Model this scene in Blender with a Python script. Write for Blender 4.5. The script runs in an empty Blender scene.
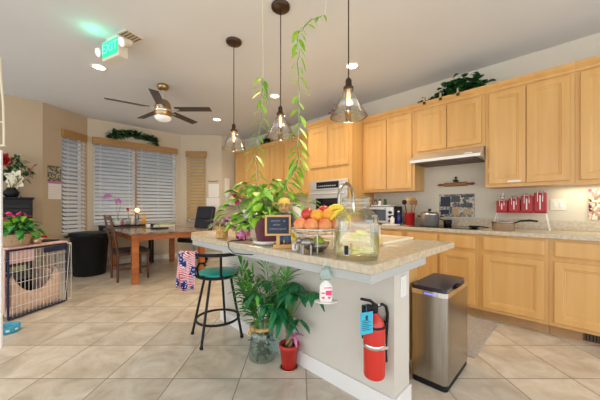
import bpy, bmesh, math, random
from mathutils import Vector, Matrix, Euler
R = random.Random(7)
PI = math.pi
SC = bpy.context.scene
COL = SC.collection
V = Vector
CAMZ = 1.155
FL = 275.0

# ------------------------------------------------------------------ materials
def mat(name, c, c2=None, scale=8, rough=.5, metal=0, stretch=None, bump=0, detail=3, emit=None, es=0, spec=.5, coat=0, lo=.35, hi=.65):
    m = bpy.data.materials.new(name); m.use_nodes = True
    nt = m.node_tree; b = nt.nodes['Principled BSDF']
    b.inputs['Base Color'].default_value = (*c, 1)
    b.inputs['Roughness'].default_value = rough
    b.inputs['Metallic'].default_value = metal
    b.inputs['Specular IOR Level'].default_value = spec
    b.inputs['Coat Weight'].default_value = coat
    if c2 is not None or bump:
        tc = nt.nodes.new('ShaderNodeTexCoord'); mp = nt.nodes.new('ShaderNodeMapping')
        nt.links.new(tc.outputs['Object'], mp.inputs[0])
        if stretch: mp.inputs['Scale'].default_value = stretch
        n = nt.nodes.new('ShaderNodeTexNoise'); n.inputs['Scale'].default_value = scale; n.inputs['Detail'].default_value = detail
        nt.links.new(mp.outputs[0], n.inputs[0])
        if c2 is not None:
            r = nt.nodes.new('ShaderNodeValToRGB')
            r.color_ramp.elements[0].position = lo; r.color_ramp.elements[1].position = hi
            r.color_ramp.elements[0].color = (*c, 1); r.color_ramp.elements[1].color = (*c2, 1)
            nt.links.new(n.outputs[0], r.inputs[0]); nt.links.new(r.outputs[0], b.inputs['Base Color'])
        if bump:
            bp = nt.nodes.new('ShaderNodeBump'); bp.inputs['Strength'].default_value = bump; bp.inputs['Distance'].default_value = .01
            nt.links.new(n.outputs[0], bp.inputs['Height']); nt.links.new(bp.outputs[0], b.inputs['Normal'])
    if emit:
        b.inputs['Emission Color'].default_value = (*emit, 1); b.inputs['Emission Strength'].default_value = es
    return m

def glass(name, tint=(1, 1, 1), gloss=.12, rough=.03, edge=.35, k=.35):
    m = bpy.data.materials.new(name); m.use_nodes = True
    nt = m.node_tree; nt.nodes.clear()
    o = nt.nodes.new('ShaderNodeOutputMaterial'); t = nt.nodes.new('ShaderNodeBsdfTransparent'); g = nt.nodes.new('ShaderNodeBsdfGlossy')
    t.inputs[0].default_value = (*tint, 1); g.inputs['Roughness'].default_value = rough
    lw = nt.nodes.new('ShaderNodeLayerWeight'); lw.inputs[0].default_value = edge
    ma = nt.nodes.new('ShaderNodeMath'); ma.operation = 'ADD'; ma.inputs[1].default_value = gloss; ma.use_clamp = True
    mu = nt.nodes.new('ShaderNodeMath'); mu.operation = 'MULTIPLY'; mu.inputs[1].default_value = k
    nt.links.new(lw.outputs['Fresnel'], mu.inputs[0]); nt.links.new(mu.outputs[0], ma.inputs[0])
    mx = nt.nodes.new('ShaderNodeMixShader')
    nt.links.new(ma.outputs[0], mx.inputs[0]); nt.links.new(t.outputs[0], mx.inputs[1]); nt.links.new(g.outputs[0], mx.inputs[2])
    nt.links.new(mx.outputs[0], o.inputs[0])
    return m

def tile_mat():
    m = bpy.data.materials.new('floor_tile'); m.use_nodes = True
    nt = m.node_tree; b = nt.nodes['Principled BSDF']; L = nt.links.new
    tc = nt.nodes.new('ShaderNodeTexCoord'); mp = nt.nodes.new('ShaderNodeMapping')
    L(tc.outputs['Object'], mp.inputs[0])
    mp.vector_type = 'POINT'
    mp.inputs['Rotation'].default_value = (0, 0, R45)
    T = .4475
    mp.inputs['Scale'].default_value = (1, 1, 1)
    sx = nt.nodes.new('ShaderNodeSeparateXYZ'); L(mp.outputs[0], sx.inputs[0])
    cells = []; edges = []
    for k, off in ((0, 1.748), (1, -1.85)):
        a = nt.nodes.new('ShaderNodeMath'); a.operation = 'ADD'; a.inputs[1].default_value = off + 20 * T; L(sx.outputs[k], a.inputs[0])
        d = nt.nodes.new('ShaderNodeMath'); d.operation = 'DIVIDE'; d.inputs[1].default_value = T; L(a.outputs[0], d.inputs[0])
        f = nt.nodes.new('ShaderNodeMath'); f.operation = 'FRACT'; L(d.outputs[0], f.inputs[0])
        fl = nt.nodes.new('ShaderNodeMath'); fl.operation = 'FLOOR'; L(d.outputs[0], fl.inputs[0]); cells.append(fl)
        s = nt.nodes.new('ShaderNodeMath'); s.operation = 'SUBTRACT'; s.inputs[1].default_value = .5; L(f.outputs[0], s.inputs[0])
        ab = nt.nodes.new('ShaderNodeMath'); ab.operation = 'ABSOLUTE'; L(s.outputs[0], ab.inputs[0]); edges.append(ab)
    mxx = nt.nodes.new('ShaderNodeMath'); mxx.operation = 'MAXIMUM'; L(edges[0].outputs[0], mxx.inputs[0]); L(edges[1].outputs[0], mxx.inputs[1])
    gr = nt.nodes.new('ShaderNodeMath'); gr.operation = 'GREATER_THAN'; gr.inputs[1].default_value = .5 - .0075; L(mxx.outputs[0], gr.inputs[0])
    cb = nt.nodes.new('ShaderNodeCombineXYZ'); L(cells[0].outputs[0], cb.inputs[0]); L(cells[1].outputs[0], cb.inputs[1])
    wn = nt.nodes.new('ShaderNodeTexWhiteNoise'); L(cb.outputs[0], wn.inputs[0])
    va = nt.nodes.new('ShaderNodeVectorMath'); va.operation = 'MULTIPLY_ADD'; va.inputs[1].default_value = (7, 7, 7)
    L(wn.outputs['Color'], va.inputs[0]); L(mp.outputs[0], va.inputs[2])
    n = nt.nodes.new('ShaderNodeTexNoise'); n.inputs['Scale'].default_value = 4.5; n.inputs['Detail'].default_value = 6; n.inputs['Roughness'].default_value = .62
    n.inputs['Distortion'].default_value = .8
    L(va.outputs[0], n.inputs[0])
    r = nt.nodes.new('ShaderNodeValToRGB')
    e = r.color_ramp.elements
    e[0].position = .30; e[0].color = (.47, .40, .31, 1); e[1].position = .72; e[1].color = (.74, .69, .59, 1)
    q = e.new(.5); q.color = (.62, .545, .44, 1)
    L(n.outputs[0], r.inputs[0])
    hs = nt.nodes.new('ShaderNodeHueSaturation')
    mr = nt.nodes.new('ShaderNodeMapRange'); mr.inputs[3].default_value = .90; mr.inputs[4].default_value = 1.08
    L(wn.outputs['Value'], mr.inputs[0]); L(mr.outputs[0], hs.inputs['Value']); L(r.outputs[0], hs.inputs['Color'])
    mx = nt.nodes.new('ShaderNodeMix'); mx.data_type = 'RGBA'
    L(gr.outputs[0], mx.inputs['Factor']); L(hs.outputs[0], mx.inputs['A']); mx.inputs['B'].default_value = (.24, .19, .135, 1)
    L(mx.outputs['Result'], b.inputs['Base Color'])
    b.inputs['Roughness'].default_value = .28
    b.inputs['Specular IOR Level'].default_value = .5
    bp = nt.nodes.new('ShaderNodeBump'); bp.inputs['Strength'].default_value = .25; bp.inputs['Distance'].default_value = .01
    ad = nt.nodes.new('ShaderNodeMath'); ad.operation = 'SUBTRACT'; L(n.outputs[0], ad.inputs[0]); L(gr.outputs[0], ad.inputs[1])
    L(ad.outputs[0], bp.inputs['Height']); L(bp.outputs[0], b.inputs['Normal'])
    return m
R45 = math.radians(45)

M = {}
M['wall'] = mat('wall_paint', (.50, .395, .27), (.52, .415, .285), 3, .85)
M['wall_bay'] = mat('bay_paint', (.62, .53, .40), (.64, .55, .42), 3, .85)
M['wall_kitchen'] = mat('kitchen_paint', (.68, .635, .53), (.70, .655, .55), 3, .8)
M['pony'] = mat('island_paint', (.64, .60, .53), (.66, .62, .55), 3, .8)
M['ceil'] = mat('ceiling_paint', (.70, .725, .755), (.72, .745, .775), 2, .9)
M['tile'] = tile_mat()
M['white'] = mat('white_paint', (.82, .81, .79), rough=.45)
M['maple'] = mat('maple_wood', (.64, .355, .11), (.70, .41, .14), 3, .42, stretch=(4, 4, .35), detail=5, coat=.15)
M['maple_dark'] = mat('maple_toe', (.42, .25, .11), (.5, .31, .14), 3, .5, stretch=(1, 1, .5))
M['counter'] = mat('counter_stone', (.48, .40, .28), (.64, .555, .42), 38, .22, detail=8, lo=.3, hi=.7)
M['counter_edge'] = mat('counter_underlayer', (.46, .47, .45), rough=.6)
M['steel'] = mat('brushed_steel', (.66, .65, .62), (.74, .73, .70), 6, .38, .8, stretch=(30, 30, .6))
M['binlid'] = mat('glossy_dark_lid', (.03, .022, .04), rough=.18)
M['bin_steel'] = mat('bin_steel', (.36, .33, .29), (.46, .43, .38), 6, .26, 1, stretch=(30, 30, .3))
M['steel_dark'] = mat('dark_steel', (.30, .28, .26), rough=.3, metal=1)
M['chrome'] = mat('chrome', (.75, .74, .72), rough=.12, metal=1)
M['blackglass'] = mat('black_glass', (.012, .013, .017), rough=.06)
M['black'] = mat('black_plastic', (.010, .011, .013), rough=.5, spec=.25)
M['blackmetal'] = mat('black_metal', (.012, .012, .014), rough=.45, spec=.3)
M['bronze'] = mat('oil_bronze', (.07, .045, .03), rough=.35, metal=.7)
M['brass'] = mat('antique_brass', (.42, .29, .14), rough=.3, metal=1)
M['cherry'] = mat('cherry_wood', (.36, .10, .025), (.50, .17, .05), 3, .28, stretch=(1, 6, 6), coat=.3)
M['walnut'] = mat('walnut_wood', (.085, .035, .018), (.13, .055, .03), 4, .35, stretch=(5, 5, .6))
M['leather'] = mat('black_leather', (.012, .013, .02), rough=.35)
M['blade'] = mat('fan_blade_wood', (.05, .038, .032), (.09, .07, .06), 5, .45, stretch=(.6, 6, 6))
M['frost'] = mat('frosted_glass', (.85, .86, .86), rough=.3, emit=(1, .95, .9), es=.12)
M['oak'] = mat('oak_valance', (.36, .19, .06), (.43, .24, .08), 4, .45, stretch=(.6, 6, 6))
M['slat'] = mat('white_slat', (.74, .74, .73), rough=.45)
M['slat_tan'] = mat('tan_slat', (.50, .35, .16), (.56, .40, .19), 4, .5)
M['glass'] = glass('window_glass', (.96, .98, 1), .04)
M['shade'] = glass('pendant_glass', (.985, .965, .92), .10, .03, .45, .6)
M['jar'] = glass('jar_glass', (.97, .985, .95), .09, .08, .4, .55)
M['water'] = glass('lemon_water', (.985, .98, .86), .03, .05, .2)
M['can_on'] = mat('lamp_disc', (1, 1, 1), emit=(1, .82, .55), es=9)
M['filament'] = mat('glowing_filament', (1, .7, .3), emit=(1, .55, .18), es=28)
M['green_on'] = mat('lit_green_panel', (.03, .60, .30), rough=.5, emit=(.0, .62, .25), es=.40)
M['green_letter'] = mat('lit_green_letter', (.3, .9, .65), emit=(.08, .80, .40), es=.55)
M['housing'] = mat('cream_housing', (.70, .66, .58), rough=.5)
M['red'] = mat('red_enamel', (.62, .025, .015), rough=.25, coat=.3)
M['redcan'] = mat('red_canister', (.40, .005, .012), rough=.35)
M['redpot'] = mat('red_pot', (.50, .03, .02), rough=.4)
M['cyan'] = mat('blue_tag', (.04, .47, .66), rough=.6)
M['teal'] = mat('teal_vinyl', (.01, .48, .41), rough=.35)
M['leaf_dark'] = mat('dark_leaf', (.012, .075, .02), (.03, .14, .035), 25, .4)
M['leaf'] = mat('green_leaf', (.03, .19, .035), (.07, .32, .06), 20, .38)
M['leaf_bright'] = mat('bright_leaf', (.20, .50, .03), (.38, .68, .07), 20, .4)
M['leaf_tree'] = mat('money_tree_leaf', (.012, .13, .045), (.03, .24, .08), 20, .38)
M['leaf_palm'] = mat('palm_leaf', (.06, .27, .03), (.14, .46, .07), 20, .38)
M['leaf_pale'] = mat('pale_leaf', (.35, .42, .20), (.5, .55, .3), 20, .45)
M['string'] = mat('pale_string', (.75, .80, .60), rough=.7)
M['stem'] = mat('green_stem', (.15, .30, .06), rough=.5)
M['bark'] = mat('plant_trunk', (.22, .13, .06), (.32, .21, .11), 20, .7, bump=.3)
M['soil'] = mat('potting_soil', (.05, .03, .02), (.10, .06, .035), 40, .9)
M['magenta'] = mat('magenta_petal', (.72, .03, .22), rough=.5)
M['pink'] = mat('pink_petal', (.72, .20, .42), (.80, .34, .54), 20, .5)
M['palepink'] = mat('pale_pink_cloth', (.66, .42, .40), (.72, .50, .47), 12, .85)
M['lilac'] = mat('orchid_petal', (.48, .13, .40), (.62, .28, .55), 20, .5)
M['crimson'] = mat('crimson_petal', (.42, .006, .012), rough=.55)
M['cream'] = mat('cream_petal', (.80, .74, .55), rough=.55)
M['basket'] = mat('wicker', (.46, .26, .07), (.74, .48, .18), 60, .7, bump=.5)
M['basket_tan'] = mat('tan_wicker', (.46, .31, .17), (.58, .42, .25), 60, .7, bump=.4)
M['purple'] = mat('purple_ceramic', (.12, .025, .045), (.20, .05, .08), 12, .22, coat=.4)
M['ceramic'] = mat('white_ceramic', (.80, .78, .72), rough=.25)
M['cream_ceramic'] = mat('cream_sink', (.90, .82, .62), rough=.25)
M['apple'] = mat('red_apple', (.50, .02, .02), (.70, .12, .05), 14, .3)
M['peach'] = mat('peach_skin', (.78, .17, .08), (.88, .40, .14), 14, .5)
M['orange'] = mat('orange_skin', (.85, .36, .03), (.9, .44, .05), 40, .45)
M['yellow'] = mat('yellow_skin', (.86, .66, .04), (.9, .72, .08), 10, .4)
M['lime'] = mat('lime_skin', (.45, .55, .04), rough=.4)
M['lemon'] = mat('lemon_slice', (.85, .80, .12), (.9, .88, .35), 60, .4)
M['straw'] = mat('straw', (.78, .52, .08), (.88, .66, .16), 50, .8)
M['tanface'] = mat('tan_cloth', (.58, .36, .16), rough=.8)
M['denim'] = mat('blue_denim', (.04, .12, .30), (.08, .18, .40), 40, .8)
M['plaid'] = mat('dark_cloth', (.04, .06, .08), (.15, .16, .14), 60, .8)
M['board'] = mat('chalkboard', (.02, .03, .06), rough=.6)
M['chalk'] = mat('chalk', (.62, .65, .70), rough=.9)
M['pine'] = mat('light_wood_frame', (.68, .40, .13), rough=.5)
M['paper'] = mat('white_paper', (.84, .82, .77), rough=.8)
M['navy'] = mat('navy_fabric', (.012, .018, .06), rough=.8)
M['wire'] = mat('white_wire', (.85, .85, .87), rough=.4)
M['peachbed'] = mat('peach_fleece', (.66, .46, .34), (.76, .56, .43), 30, .95, bump=.5)
M['copper'] = mat('copper_steel', (.60, .47, .37), rough=.35, metal=.8)
M['rug'] = mat('grey_rug', (.36, .32, .28), (.46, .41, .36), 60, .95, bump=.4)
M['bluebowl'] = mat('blue_ceramic', (.02, .25, .42), (.05, .38, .55), 12, .3)
M['darkblue'] = mat('dark_blue_glass', (.01, .015, .13), rough=.15)
M['rolling'] = mat('rolling_pin_wood', (.34, .16, .05), rough=.5)
M['rolling_red'] = mat('red_handle_wood', (.30, .03, .02), rough=.4)
M['fence'] = mat('outdoor_stucco', (.10, .11, .12), rough=.9)  # plain dark grey for the added outdoor backdrop and a mural patch
M['grass'] = mat('outdoor_gravel', (.4, .38, .34), rough=.95)
M['plate'] = mat('switch_plate', (.82, .80, .70), rough=.4)
M['amber'] = mat('candle_glow', (1, .6, .2), emit=(1, .50, .15), es=5)
M['plasticclear'] = glass('clear_plastic', (.82, .93, .90), .1, .1, .35)
M['pinkprint'] = mat('pink_print', (.75, .05, .20), rough=.5)
M['teal_plastic'] = mat('pale_teal_plastic', (.35, .68, .66), rough=.4)
M['soapy'] = mat('yellow_soap', (.80, .62, .12), rough=.3)
M['led'] = mat('blue_led', (.05, .15, .9), emit=(.10, .15, 1), es=1.5)  # glowing blue used as a painted reflection, not a lamp
M['vent'] = mat('register_metal', (.10, .06, .035), rough=.5)

def flag_mat():
    m = bpy.data.materials.new('flag_cloth'); m.use_nodes = True
    nt = m.node_tree; b = nt.nodes['Principled BSDF']; L = nt.links.new
    tc = nt.nodes.new('ShaderNodeTexCoord'); mp = nt.nodes.new('ShaderNodeMapping'); L(tc.outputs['Object'], mp.inputs[0])
    mp.inputs['Rotation'].default_value = (.5, .9, .6)
    w = nt.nodes.new('ShaderNodeTexWave'); w.inputs['Scale'].default_value = 22; w.inputs['Distortion'].default_value = 7; w.inputs['Detail Scale'].default_value = .6
    L(mp.outputs[0], w.inputs[0])
    r = nt.nodes.new('ShaderNodeValToRGB'); r.color_ramp.interpolation = 'CONSTANT'
    r.color_ramp.elements[0].color = (.62, .02, .05, 1); r.color_ramp.elements[1].position = .5; r.color_ramp.elements[1].color = (.85, .80, .80, 1)
    L(w.outputs[0], r.inputs[0])
    n = nt.nodes.new('ShaderNodeTexNoise'); n.inputs['Scale'].default_value = 9; L(mp.outputs[0], n.inputs[0])
    g = nt.nodes.new('ShaderNodeMath'); g.operation = 'GREATER_THAN'; g.inputs[1].default_value = .54; L(n.outputs[0], g.inputs[0])
    vo = nt.nodes.new('ShaderNodeTexVoronoi'); vo.inputs['Scale'].default_value = 55; L(mp.outputs[0], vo.inputs[0])
    l = nt.nodes.new('ShaderNodeMath'); l.operation = 'LESS_THAN'; l.inputs[1].default_value = .32; L(vo.outputs[0], l.inputs[0])
    st = nt.nodes.new('ShaderNodeMix'); st.data_type = 'RGBA'; st.inputs['A'].default_value = (.02, .03, .20, 1); st.inputs['B'].default_value = (.8, .8, .85, 1)
    L(l.outputs[0], st.inputs['Factor'])
    mx = nt.nodes.new('ShaderNodeMix'); mx.data_type = 'RGBA'
    L(g.outputs[0], mx.inputs['Factor']); L(r.outputs[0], mx.inputs['A']); L(st.outputs['Result'], mx.inputs['B'])
    L(mx.outputs['Result'], b.inputs['Base Color']); b.inputs['Roughness'].default_value = .85
    return m
M['flag'] = flag_mat()

def patch_mat(name, cols, scale, rough=.7, stretch=(1, 1, 1)):
    m = bpy.data.materials.new(name); m.use_nodes = True
    nt = m.node_tree; b = nt.nodes['Principled BSDF']; L = nt.links.new
    tc = nt.nodes.new('ShaderNodeTexCoord'); mp = nt.nodes.new('ShaderNodeMapping'); L(tc.outputs['Object'], mp.inputs[0]); mp.inputs['Scale'].default_value = stretch
    vo = nt.nodes.new('ShaderNodeTexVoronoi'); vo.distance = 'CHEBYCHEV'; vo.inputs['Scale'].default_value = scale; L(mp.outputs[0], vo.inputs[0])
    r = nt.nodes.new('ShaderNodeValToRGB'); r.color_ramp.interpolation = 'CONSTANT'
    e = r.color_ramp.elements
    e[0].color = (*cols[0], 1); e[1].position = 1 / len(cols); e[1].color = (*cols[1], 1)
    for i, c in enumerate(cols[2:]):
        q = e.new((i + 2) / len(cols)); q.color = (*c, 1)
    sp = nt.nodes.new('ShaderNodeSeparateColor'); L(vo.outputs['Color'], sp.inputs[0]); L(sp.outputs[0], r.inputs[0])
    L(r.outputs[0], b.inputs['Base Color']); b.inputs['Roughness'].default_value = rough
    return m
M['floral'] = patch_mat('pink_leopard_cloth', [(.62, .12, .25), (.80, .62, .40), (.10, .02, .03), (.75, .3, .5)], 45)
M['mural'] = patch_mat('mural_buildings', [(.16, .16, .17), (.52, .46, .36), (.35, .20, .15), (.26, .32, .36), (.60, .56, .46), (.10, .10, .14)], 48)
M['photo'] = patch_mat('calendar_photo', [(.05, .06, .05), (.30, .25, .08), (.20, .15, .05), (.45, .45, .42), (.12, .13, .08)], 45)
M['striped'] = patch_mat('printed_panel', [(.75, .70, .55), (.30, .22, .16), (.80, .76, .62), (.55, .30, .25)], 28)
M['stonetop'] = mat('table_stone', (.10, .07, .05), (.36, .27, .19), 9, .15, detail=6)

# ------------------------------------------------------------------ mesh builder
class MB:
    def __init__(s): s.v = []; s.f = []; s.mi = []; s.m = 0; s.sm = []; s.smooth = False
    def add(s, vs, fs, smooth=None):
        o = len(s.v); s.v += [tuple(p) for p in vs]
        for f in fs: s.f.append(tuple(i + o for i in f)); s.mi.append(s.m); s.sm.append(s.smooth if smooth is None else smooth)
        return s
    def box(s, x0, x1, y0, y1, z0, z1, bev=0, mtx=None):
        bm = bmesh.new(); bmesh.ops.create_cube(bm, size=1)
        for p in bm.verts: p.co = V(((x0 + x1) / 2 + p.co.x * (x1 - x0), (y0 + y1) / 2 + p.co.y * (y1 - y0), (z0 + z1) / 2 + p.co.z * (z1 - z0)))
        if bev: bmesh.ops.bevel(bm, geom=bm.edges[:], offset=bev, segments=2, affect='EDGES', profile=.5)
        if mtx: bm.transform(mtx)
        bm.verts.index_update()
        s.add([p.co[:] for p in bm.verts], [[q.index for q in f.verts] for f in bm.faces], False); bm.free(); return s
    def ring_sweep(s, rings, closed=False, cap=True, smooth=True):
        n = len(rings[0]); vs = [p for r in rings for p in r]; fs = []
        k = len(rings)
        for i in range(k if closed else k - 1):
            a = i * n; b = ((i + 1) % k) * n
            for j in range(n): fs.append((a + j, a + (j + 1) % n, b + (j + 1) % n, b + j))
        s.add(vs, fs, smooth)
        if cap and not closed:
            s.add(rings[0], [tuple(range(n))[::-1]], False); s.add(rings[-1], [tuple(range(n))], False)
        return s
    def tube(s, pts, r, seg=8, closed=False, cap=True):
        pts = [V(p) for p in pts]; rs = r if isinstance(r, (list, tuple)) else [r] * len(pts)
        rings = []; n = None
        for i, p in enumerate(pts):
            if closed: d = pts[(i + 1) % len(pts)] - pts[i - 1]
            else: d = pts[min(i + 1, len(pts) - 1)] - pts[max(i - 1, 0)]
            d = d.normalized() if d.length > 1e-9 else V((0, 0, 1))
            if n is None: n = d.orthogonal().normalized()
            else:
                n = n - d * n.dot(d); n = n.normalized() if n.length > 1e-6 else d.orthogonal().normalized()
            b = d.cross(n)
            rings.append([p + (n * math.cos(2 * PI * k / seg) + b * math.sin(2 * PI * k / seg)) * rs[i] for k in range(seg)])
        return s.ring_sweep(rings, closed, cap)
    def lathe(s, prof, c=(0, 0, 0), seg=24, cap=True, sx=1, sy=1):
        rings = [[(c[0] + r * sx * math.cos(2 * PI * k / seg), c[1] + r * sy * math.sin(2 * PI * k / seg), c[2] + z) for k in range(seg)] for r, z in prof]
        return s.ring_sweep(rings, False, cap)
    def ball(s, c, r, sz=1, seg=14, rot=None):
        rings = []; n = 8
        prof = [(math.sin(PI * i / n) * r + 1e-4, -math.cos(PI * i / n) * r * sz) for i in range(n + 1)]
        return s.lathe(prof, c, seg)
    def leaf(s, p, d, L, W, droop=.3, fold=.25, n=4, up=(0, 0, 1), shape=None):
        p = V(p); d = V(d).normalized(); up = V(up)
        sd = d.cross(up)
        sd = sd.normalized() if sd.length > 1e-3 else V((1, 0, 0))
        nn = sd.cross(d).normalized(); vs = []; fs = []
        for i in range(n + 1):
            t = i / n; w = (shape(t) if shape else math.sin(PI * min(1, t * .92 + .04)) ** .8) * W / 2
            c = p + d * L * t - V((0, 0, 1)) * droop * L * t * t
            vs += [c - sd * w + nn * fold * w, c, c + sd * w + nn * fold * w]
            if i: 
                a = 3 * (i - 1); fs += [(a, a + 1, a + 4, a + 3), (a + 1, a + 2, a + 5, a + 4)]
        return s.add(vs, fs, True)
    def build(s, name, mats, parent=None, loc=None, rz=0):
        me = bpy.data.meshes.new(name)
        me.from_pydata(s.v, [], s.f)
        for m in (mats if isinstance(mats, (list, tuple)) else [mats]): me.materials.append(M[m])
        me.polygons.foreach_set('material_index', s.mi); me.polygons.foreach_set('use_smooth', s.sm)
        bm = bmesh.new(); bm.from_mesh(me); bmesh.ops.recalc_face_normals(bm, faces=bm.faces); bm.to_mesh(me); bm.free()
        me.update()
        o = bpy.data.objects.new(name, me); COL.objects.link(o)
        if parent is not None: o.parent = parent
        if loc is not None: o.location = loc
        o.rotation_euler = (0, 0, rz)
        return o

def tag(o, label, cat, group=None, kind=None):
    if label: o['label'] = label
    if cat: o['category'] = cat
    if group: o['group'] = group
    if kind: o['kind'] = kind
    return o
def thing(name, label, cat, loc=(0, 0, 0), rz=0, group=None):
    o = bpy.data.objects.new(name, None); COL.objects.link(o); o.empty_display_size = .1
    o.location = loc; o.rotation_euler = (0, 0, rz)
    return tag(o, label, cat, group)
def struct(o): o['kind'] = 'structure'; return o
def clone(o, loc=None, rz=None, label=None):
    c = o.copy(); COL.objects.link(c)
    for ch in [x for x in bpy.data.objects if x.parent == o]:
        d = clone(ch); d.parent = c
    if loc is not None: c.location = loc
    if rz is not None: c.rotation_euler = (0, 0, rz)
    if label: c['label'] = label
    return c
def arc(c, r, a0, a1, n, z=None, zf=None):
    return [(c[0] + r * math.cos(a0 + (a1 - a0) * i / n), c[1] + r * math.sin(a0 + (a1 - a0) * i / n), (z if z is not None else c[2])) for i in range(n + 1)]
def rdir(el0=-.2, el1=1.2):
    a = R.uniform(0, 2 * PI); e = R.uniform(el0, el1)
    return V((math.cos(a) * math.cos(e), math.sin(a) * math.cos(e), math.sin(e)))
# the photographed room, in metres: x runs towards the cooktop wall, y towards the bay windows
def S2(right, fwd, z=0):
    s = math.sqrt(.5); return V((s * (fwd + right), s * (fwd - right), z))

# ------------------------------------------------------------------ shell
CH = 2.84
XA = 3.925          # cooktop wall
struct(MB().box(-4, 4.4, -3, 7.2, -.1, 0).build('floor', 'tile'))
struct(MB().box(-4, 4.4, -3, 7.2, CH, CH + .1).build('ceiling', 'ceil'))
struct(MB().box(XA, XA + .12, -3, 6.2, 0, CH).build('wall_right', 'wall_kitchen'))

def wall_seg(name, A, B, m, holes=(), th=.12):
    A = V((*A, 0)); B = V((*B, 0)); d = B - A; L = d.length
    a = math.atan2(d.y, d.x)                       # local x along wall, local +y outside
    mb = MB(); x = 0
    for (x0, x1, z0, z1) in holes:
        mb.box(x, x0, 0, th, 0, CH); mb.box(x0, x1, 0, th, 0, z0); mb.box(x0, x1, 0, th, z1, CH); x = x1
    mb.box(x, L, 0, th, 0, CH)
    o = mb.build(name, m, None, A, a); struct(o)
    return a, A
P0 = (-2.4, 6.05); P1 = (.2, 6.05); P2 = (.83, 6.5); P3 = (2.57, 6.5); P4 = (3.27, 5.88); P5 = (3.27, 5.88)
wall_seg('wall_left', P0, P1, 'wall')
def along(px, A, B):
    r = (px - 300) / FL; dx, dy = 1 + r, 1 - r
    A = V(A); B = V(B); e = B - A
    t = (A.y * dx - A.x * dy) / (e.x * dy - e.y * dx)
    return t * e.length
wl0, wl1 = along(62, P1, P2), along(84, P1, P2)
aL, _ = wall_seg('wall_bay_left', P1, P2, 'wall', [(wl0, wl1, .66, 2.42)])
aC, _ = wall_seg('wall_bay_center', P2, P3, 'wall_bay', [(.92 - .83, 2.46 - .83, .80, 2.44)])
wr0, wr1 = along(187, P3, P4), along(206, P3, P4)
aR, _ = wall_seg('wall_bay_right', P3, P4, 'wall_bay', [(wr0, wr1, .80, 2.40)])
wall_seg('wall_back', P4, (XA + .1, 5.88), 'wall_bay')
# baseboards
def base(name, A, B):
    A = V((*A, 0)); B = V((*B, 0)); d = B - A
    struct(MB().box(0, d.length, -.014, 0, 0, .10, .003).build(name, 'white', None, A, math.atan2(d.y, d.x)))
base('baseboard_left', P0, P1); base('baseboard_bay_left', P1, P2); base('baseboard_bay_center', P2, P3); base('baseboard_bay_right', P3, P4)

# windows with glass and blinds
def window(n, A, ang, x0, x1, z0, z1, mull=None):
    w = thing('window_%d' % n, None, None, (A[0], A[1], 0), ang); w['kind'] = 'structure'
    f = MB(); t = .035
    f.box(x0, x1, .06, .10, z0, z0 + t); f.box(x0, x1, .06, .10, z1 - t, z1); f.box(x0, x0 + t, .06, .10, z0 + t, z1 - t); f.box(x1 - t, x1, .06, .10, z0 + t, z1 - t)
    if mull: f.box(mull - .03, mull + .03, .06, .10, z0 + t, z1 - t)
    f.build('window_frame', 'white', w)
    MB().box(x0 + t, x1 - t, .078, .082, z0 + t, z1 - t).build('pane', 'glass', w)
    return w
def blind(label, A, ang, x0, x1, z0, z1, m, tilt, group=None, vm='oak'):
    b = thing('window_blind', label, 'window blind', (A[0], A[1], 0), ang, group)
    MB().box(x0 - .02, x1 + .02, -.055, .0, z1 - .10, z1 + .03, .006).build('valance', vm, b)
    s = MB(); z = z1 - .14; pitch = .072; w = .037; th = .0035
    while z > z0 + .07:
        dy, dz = w * math.cos(tilt), w * math.sin(tilt)
        cy = -.012
        s.add([(x0, cy - dy, z - dz), (x1, cy - dy, z - dz), (x1, cy + dy, z + dz), (x0, cy + dy, z + dz),
               (x0, cy - dy, z - dz + th), (x1, cy - dy, z - dz + th), (x1, cy + dy, z + dz + th), (x0, cy + dy, z + dz + th)],
              [(0, 1, 2, 3), (4, 5, 6, 7), (0, 1, 5, 4), (2, 3, 7, 6), (0, 3, 7, 4), (1, 2, 6, 5)], False)
        z -= pitch
    s.build('slats', m, b)
    MB().box(x0, x1, -.04, .0, z0 + .01, z0 + .035, .004).build('bottom_rail', m, b)
    c = MB()
    for t in ((.15, .85) if x1 - x0 < .7 else (.1, .5, .9)):
        c.box(x0 + (x1 - x0) * t - .004, x0 + (x1 - x0) * t + .004, -.052, -.050, z0 + .03, z1 - .1)
    c.build('ladder_cord', m, b)
    return b
window(1, P1, aL, wl0, wl1, .66, 2.42)
window(2, P2, aC, .09, 1.63, .80, 2.44, .80)
window(3, P3, aR, wr0, wr1, .80, 2.40)
TL = math.radians(38)
blind('narrow white slatted blind in the left bay window beside the wall calendar', P1, aL, wl0, wl1, .66, 2.46, 'slat', TL)
blind('wide white slatted blind behind the orchids, left half of the centre bay window', P2, aC, .09, .785, .80, 2.46, 'slat', TL)
blind('wide white slatted blind behind the dining table, right half of the centre bay window', P2, aC, .825, 1.63, .80, 2.46, 'slat', TL)
blind('narrow closed tan wooden blind in the right bay window behind the office chair', P3, aR, wr0, wr1, .80, 2.42, 'slat_tan', math.radians(60))
tag(MB().box(.795, .815, -.05, -.002, .80, 2.49, .004).build('window_divider', 'oak', None, (P2[0], P2[1], 0), aC), 'brown wooden strip between the two wide blinds of the centre bay window', 'wood strip')
# outdoors beyond the bay: an added dark wall so the blind gaps read dark, on gravel
tag(MB().box(-3.5, 6, 9.2, 9.4, -.1, 3.6).build('garden_wall', 'fence'), 'grey stucco garden wall outside, seen in slivers through the bay window blinds', 'wall')
struct(MB().box(-4, 6, 7.2, 9.4, -.14, -.1).build('ground', 'grass'))
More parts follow.
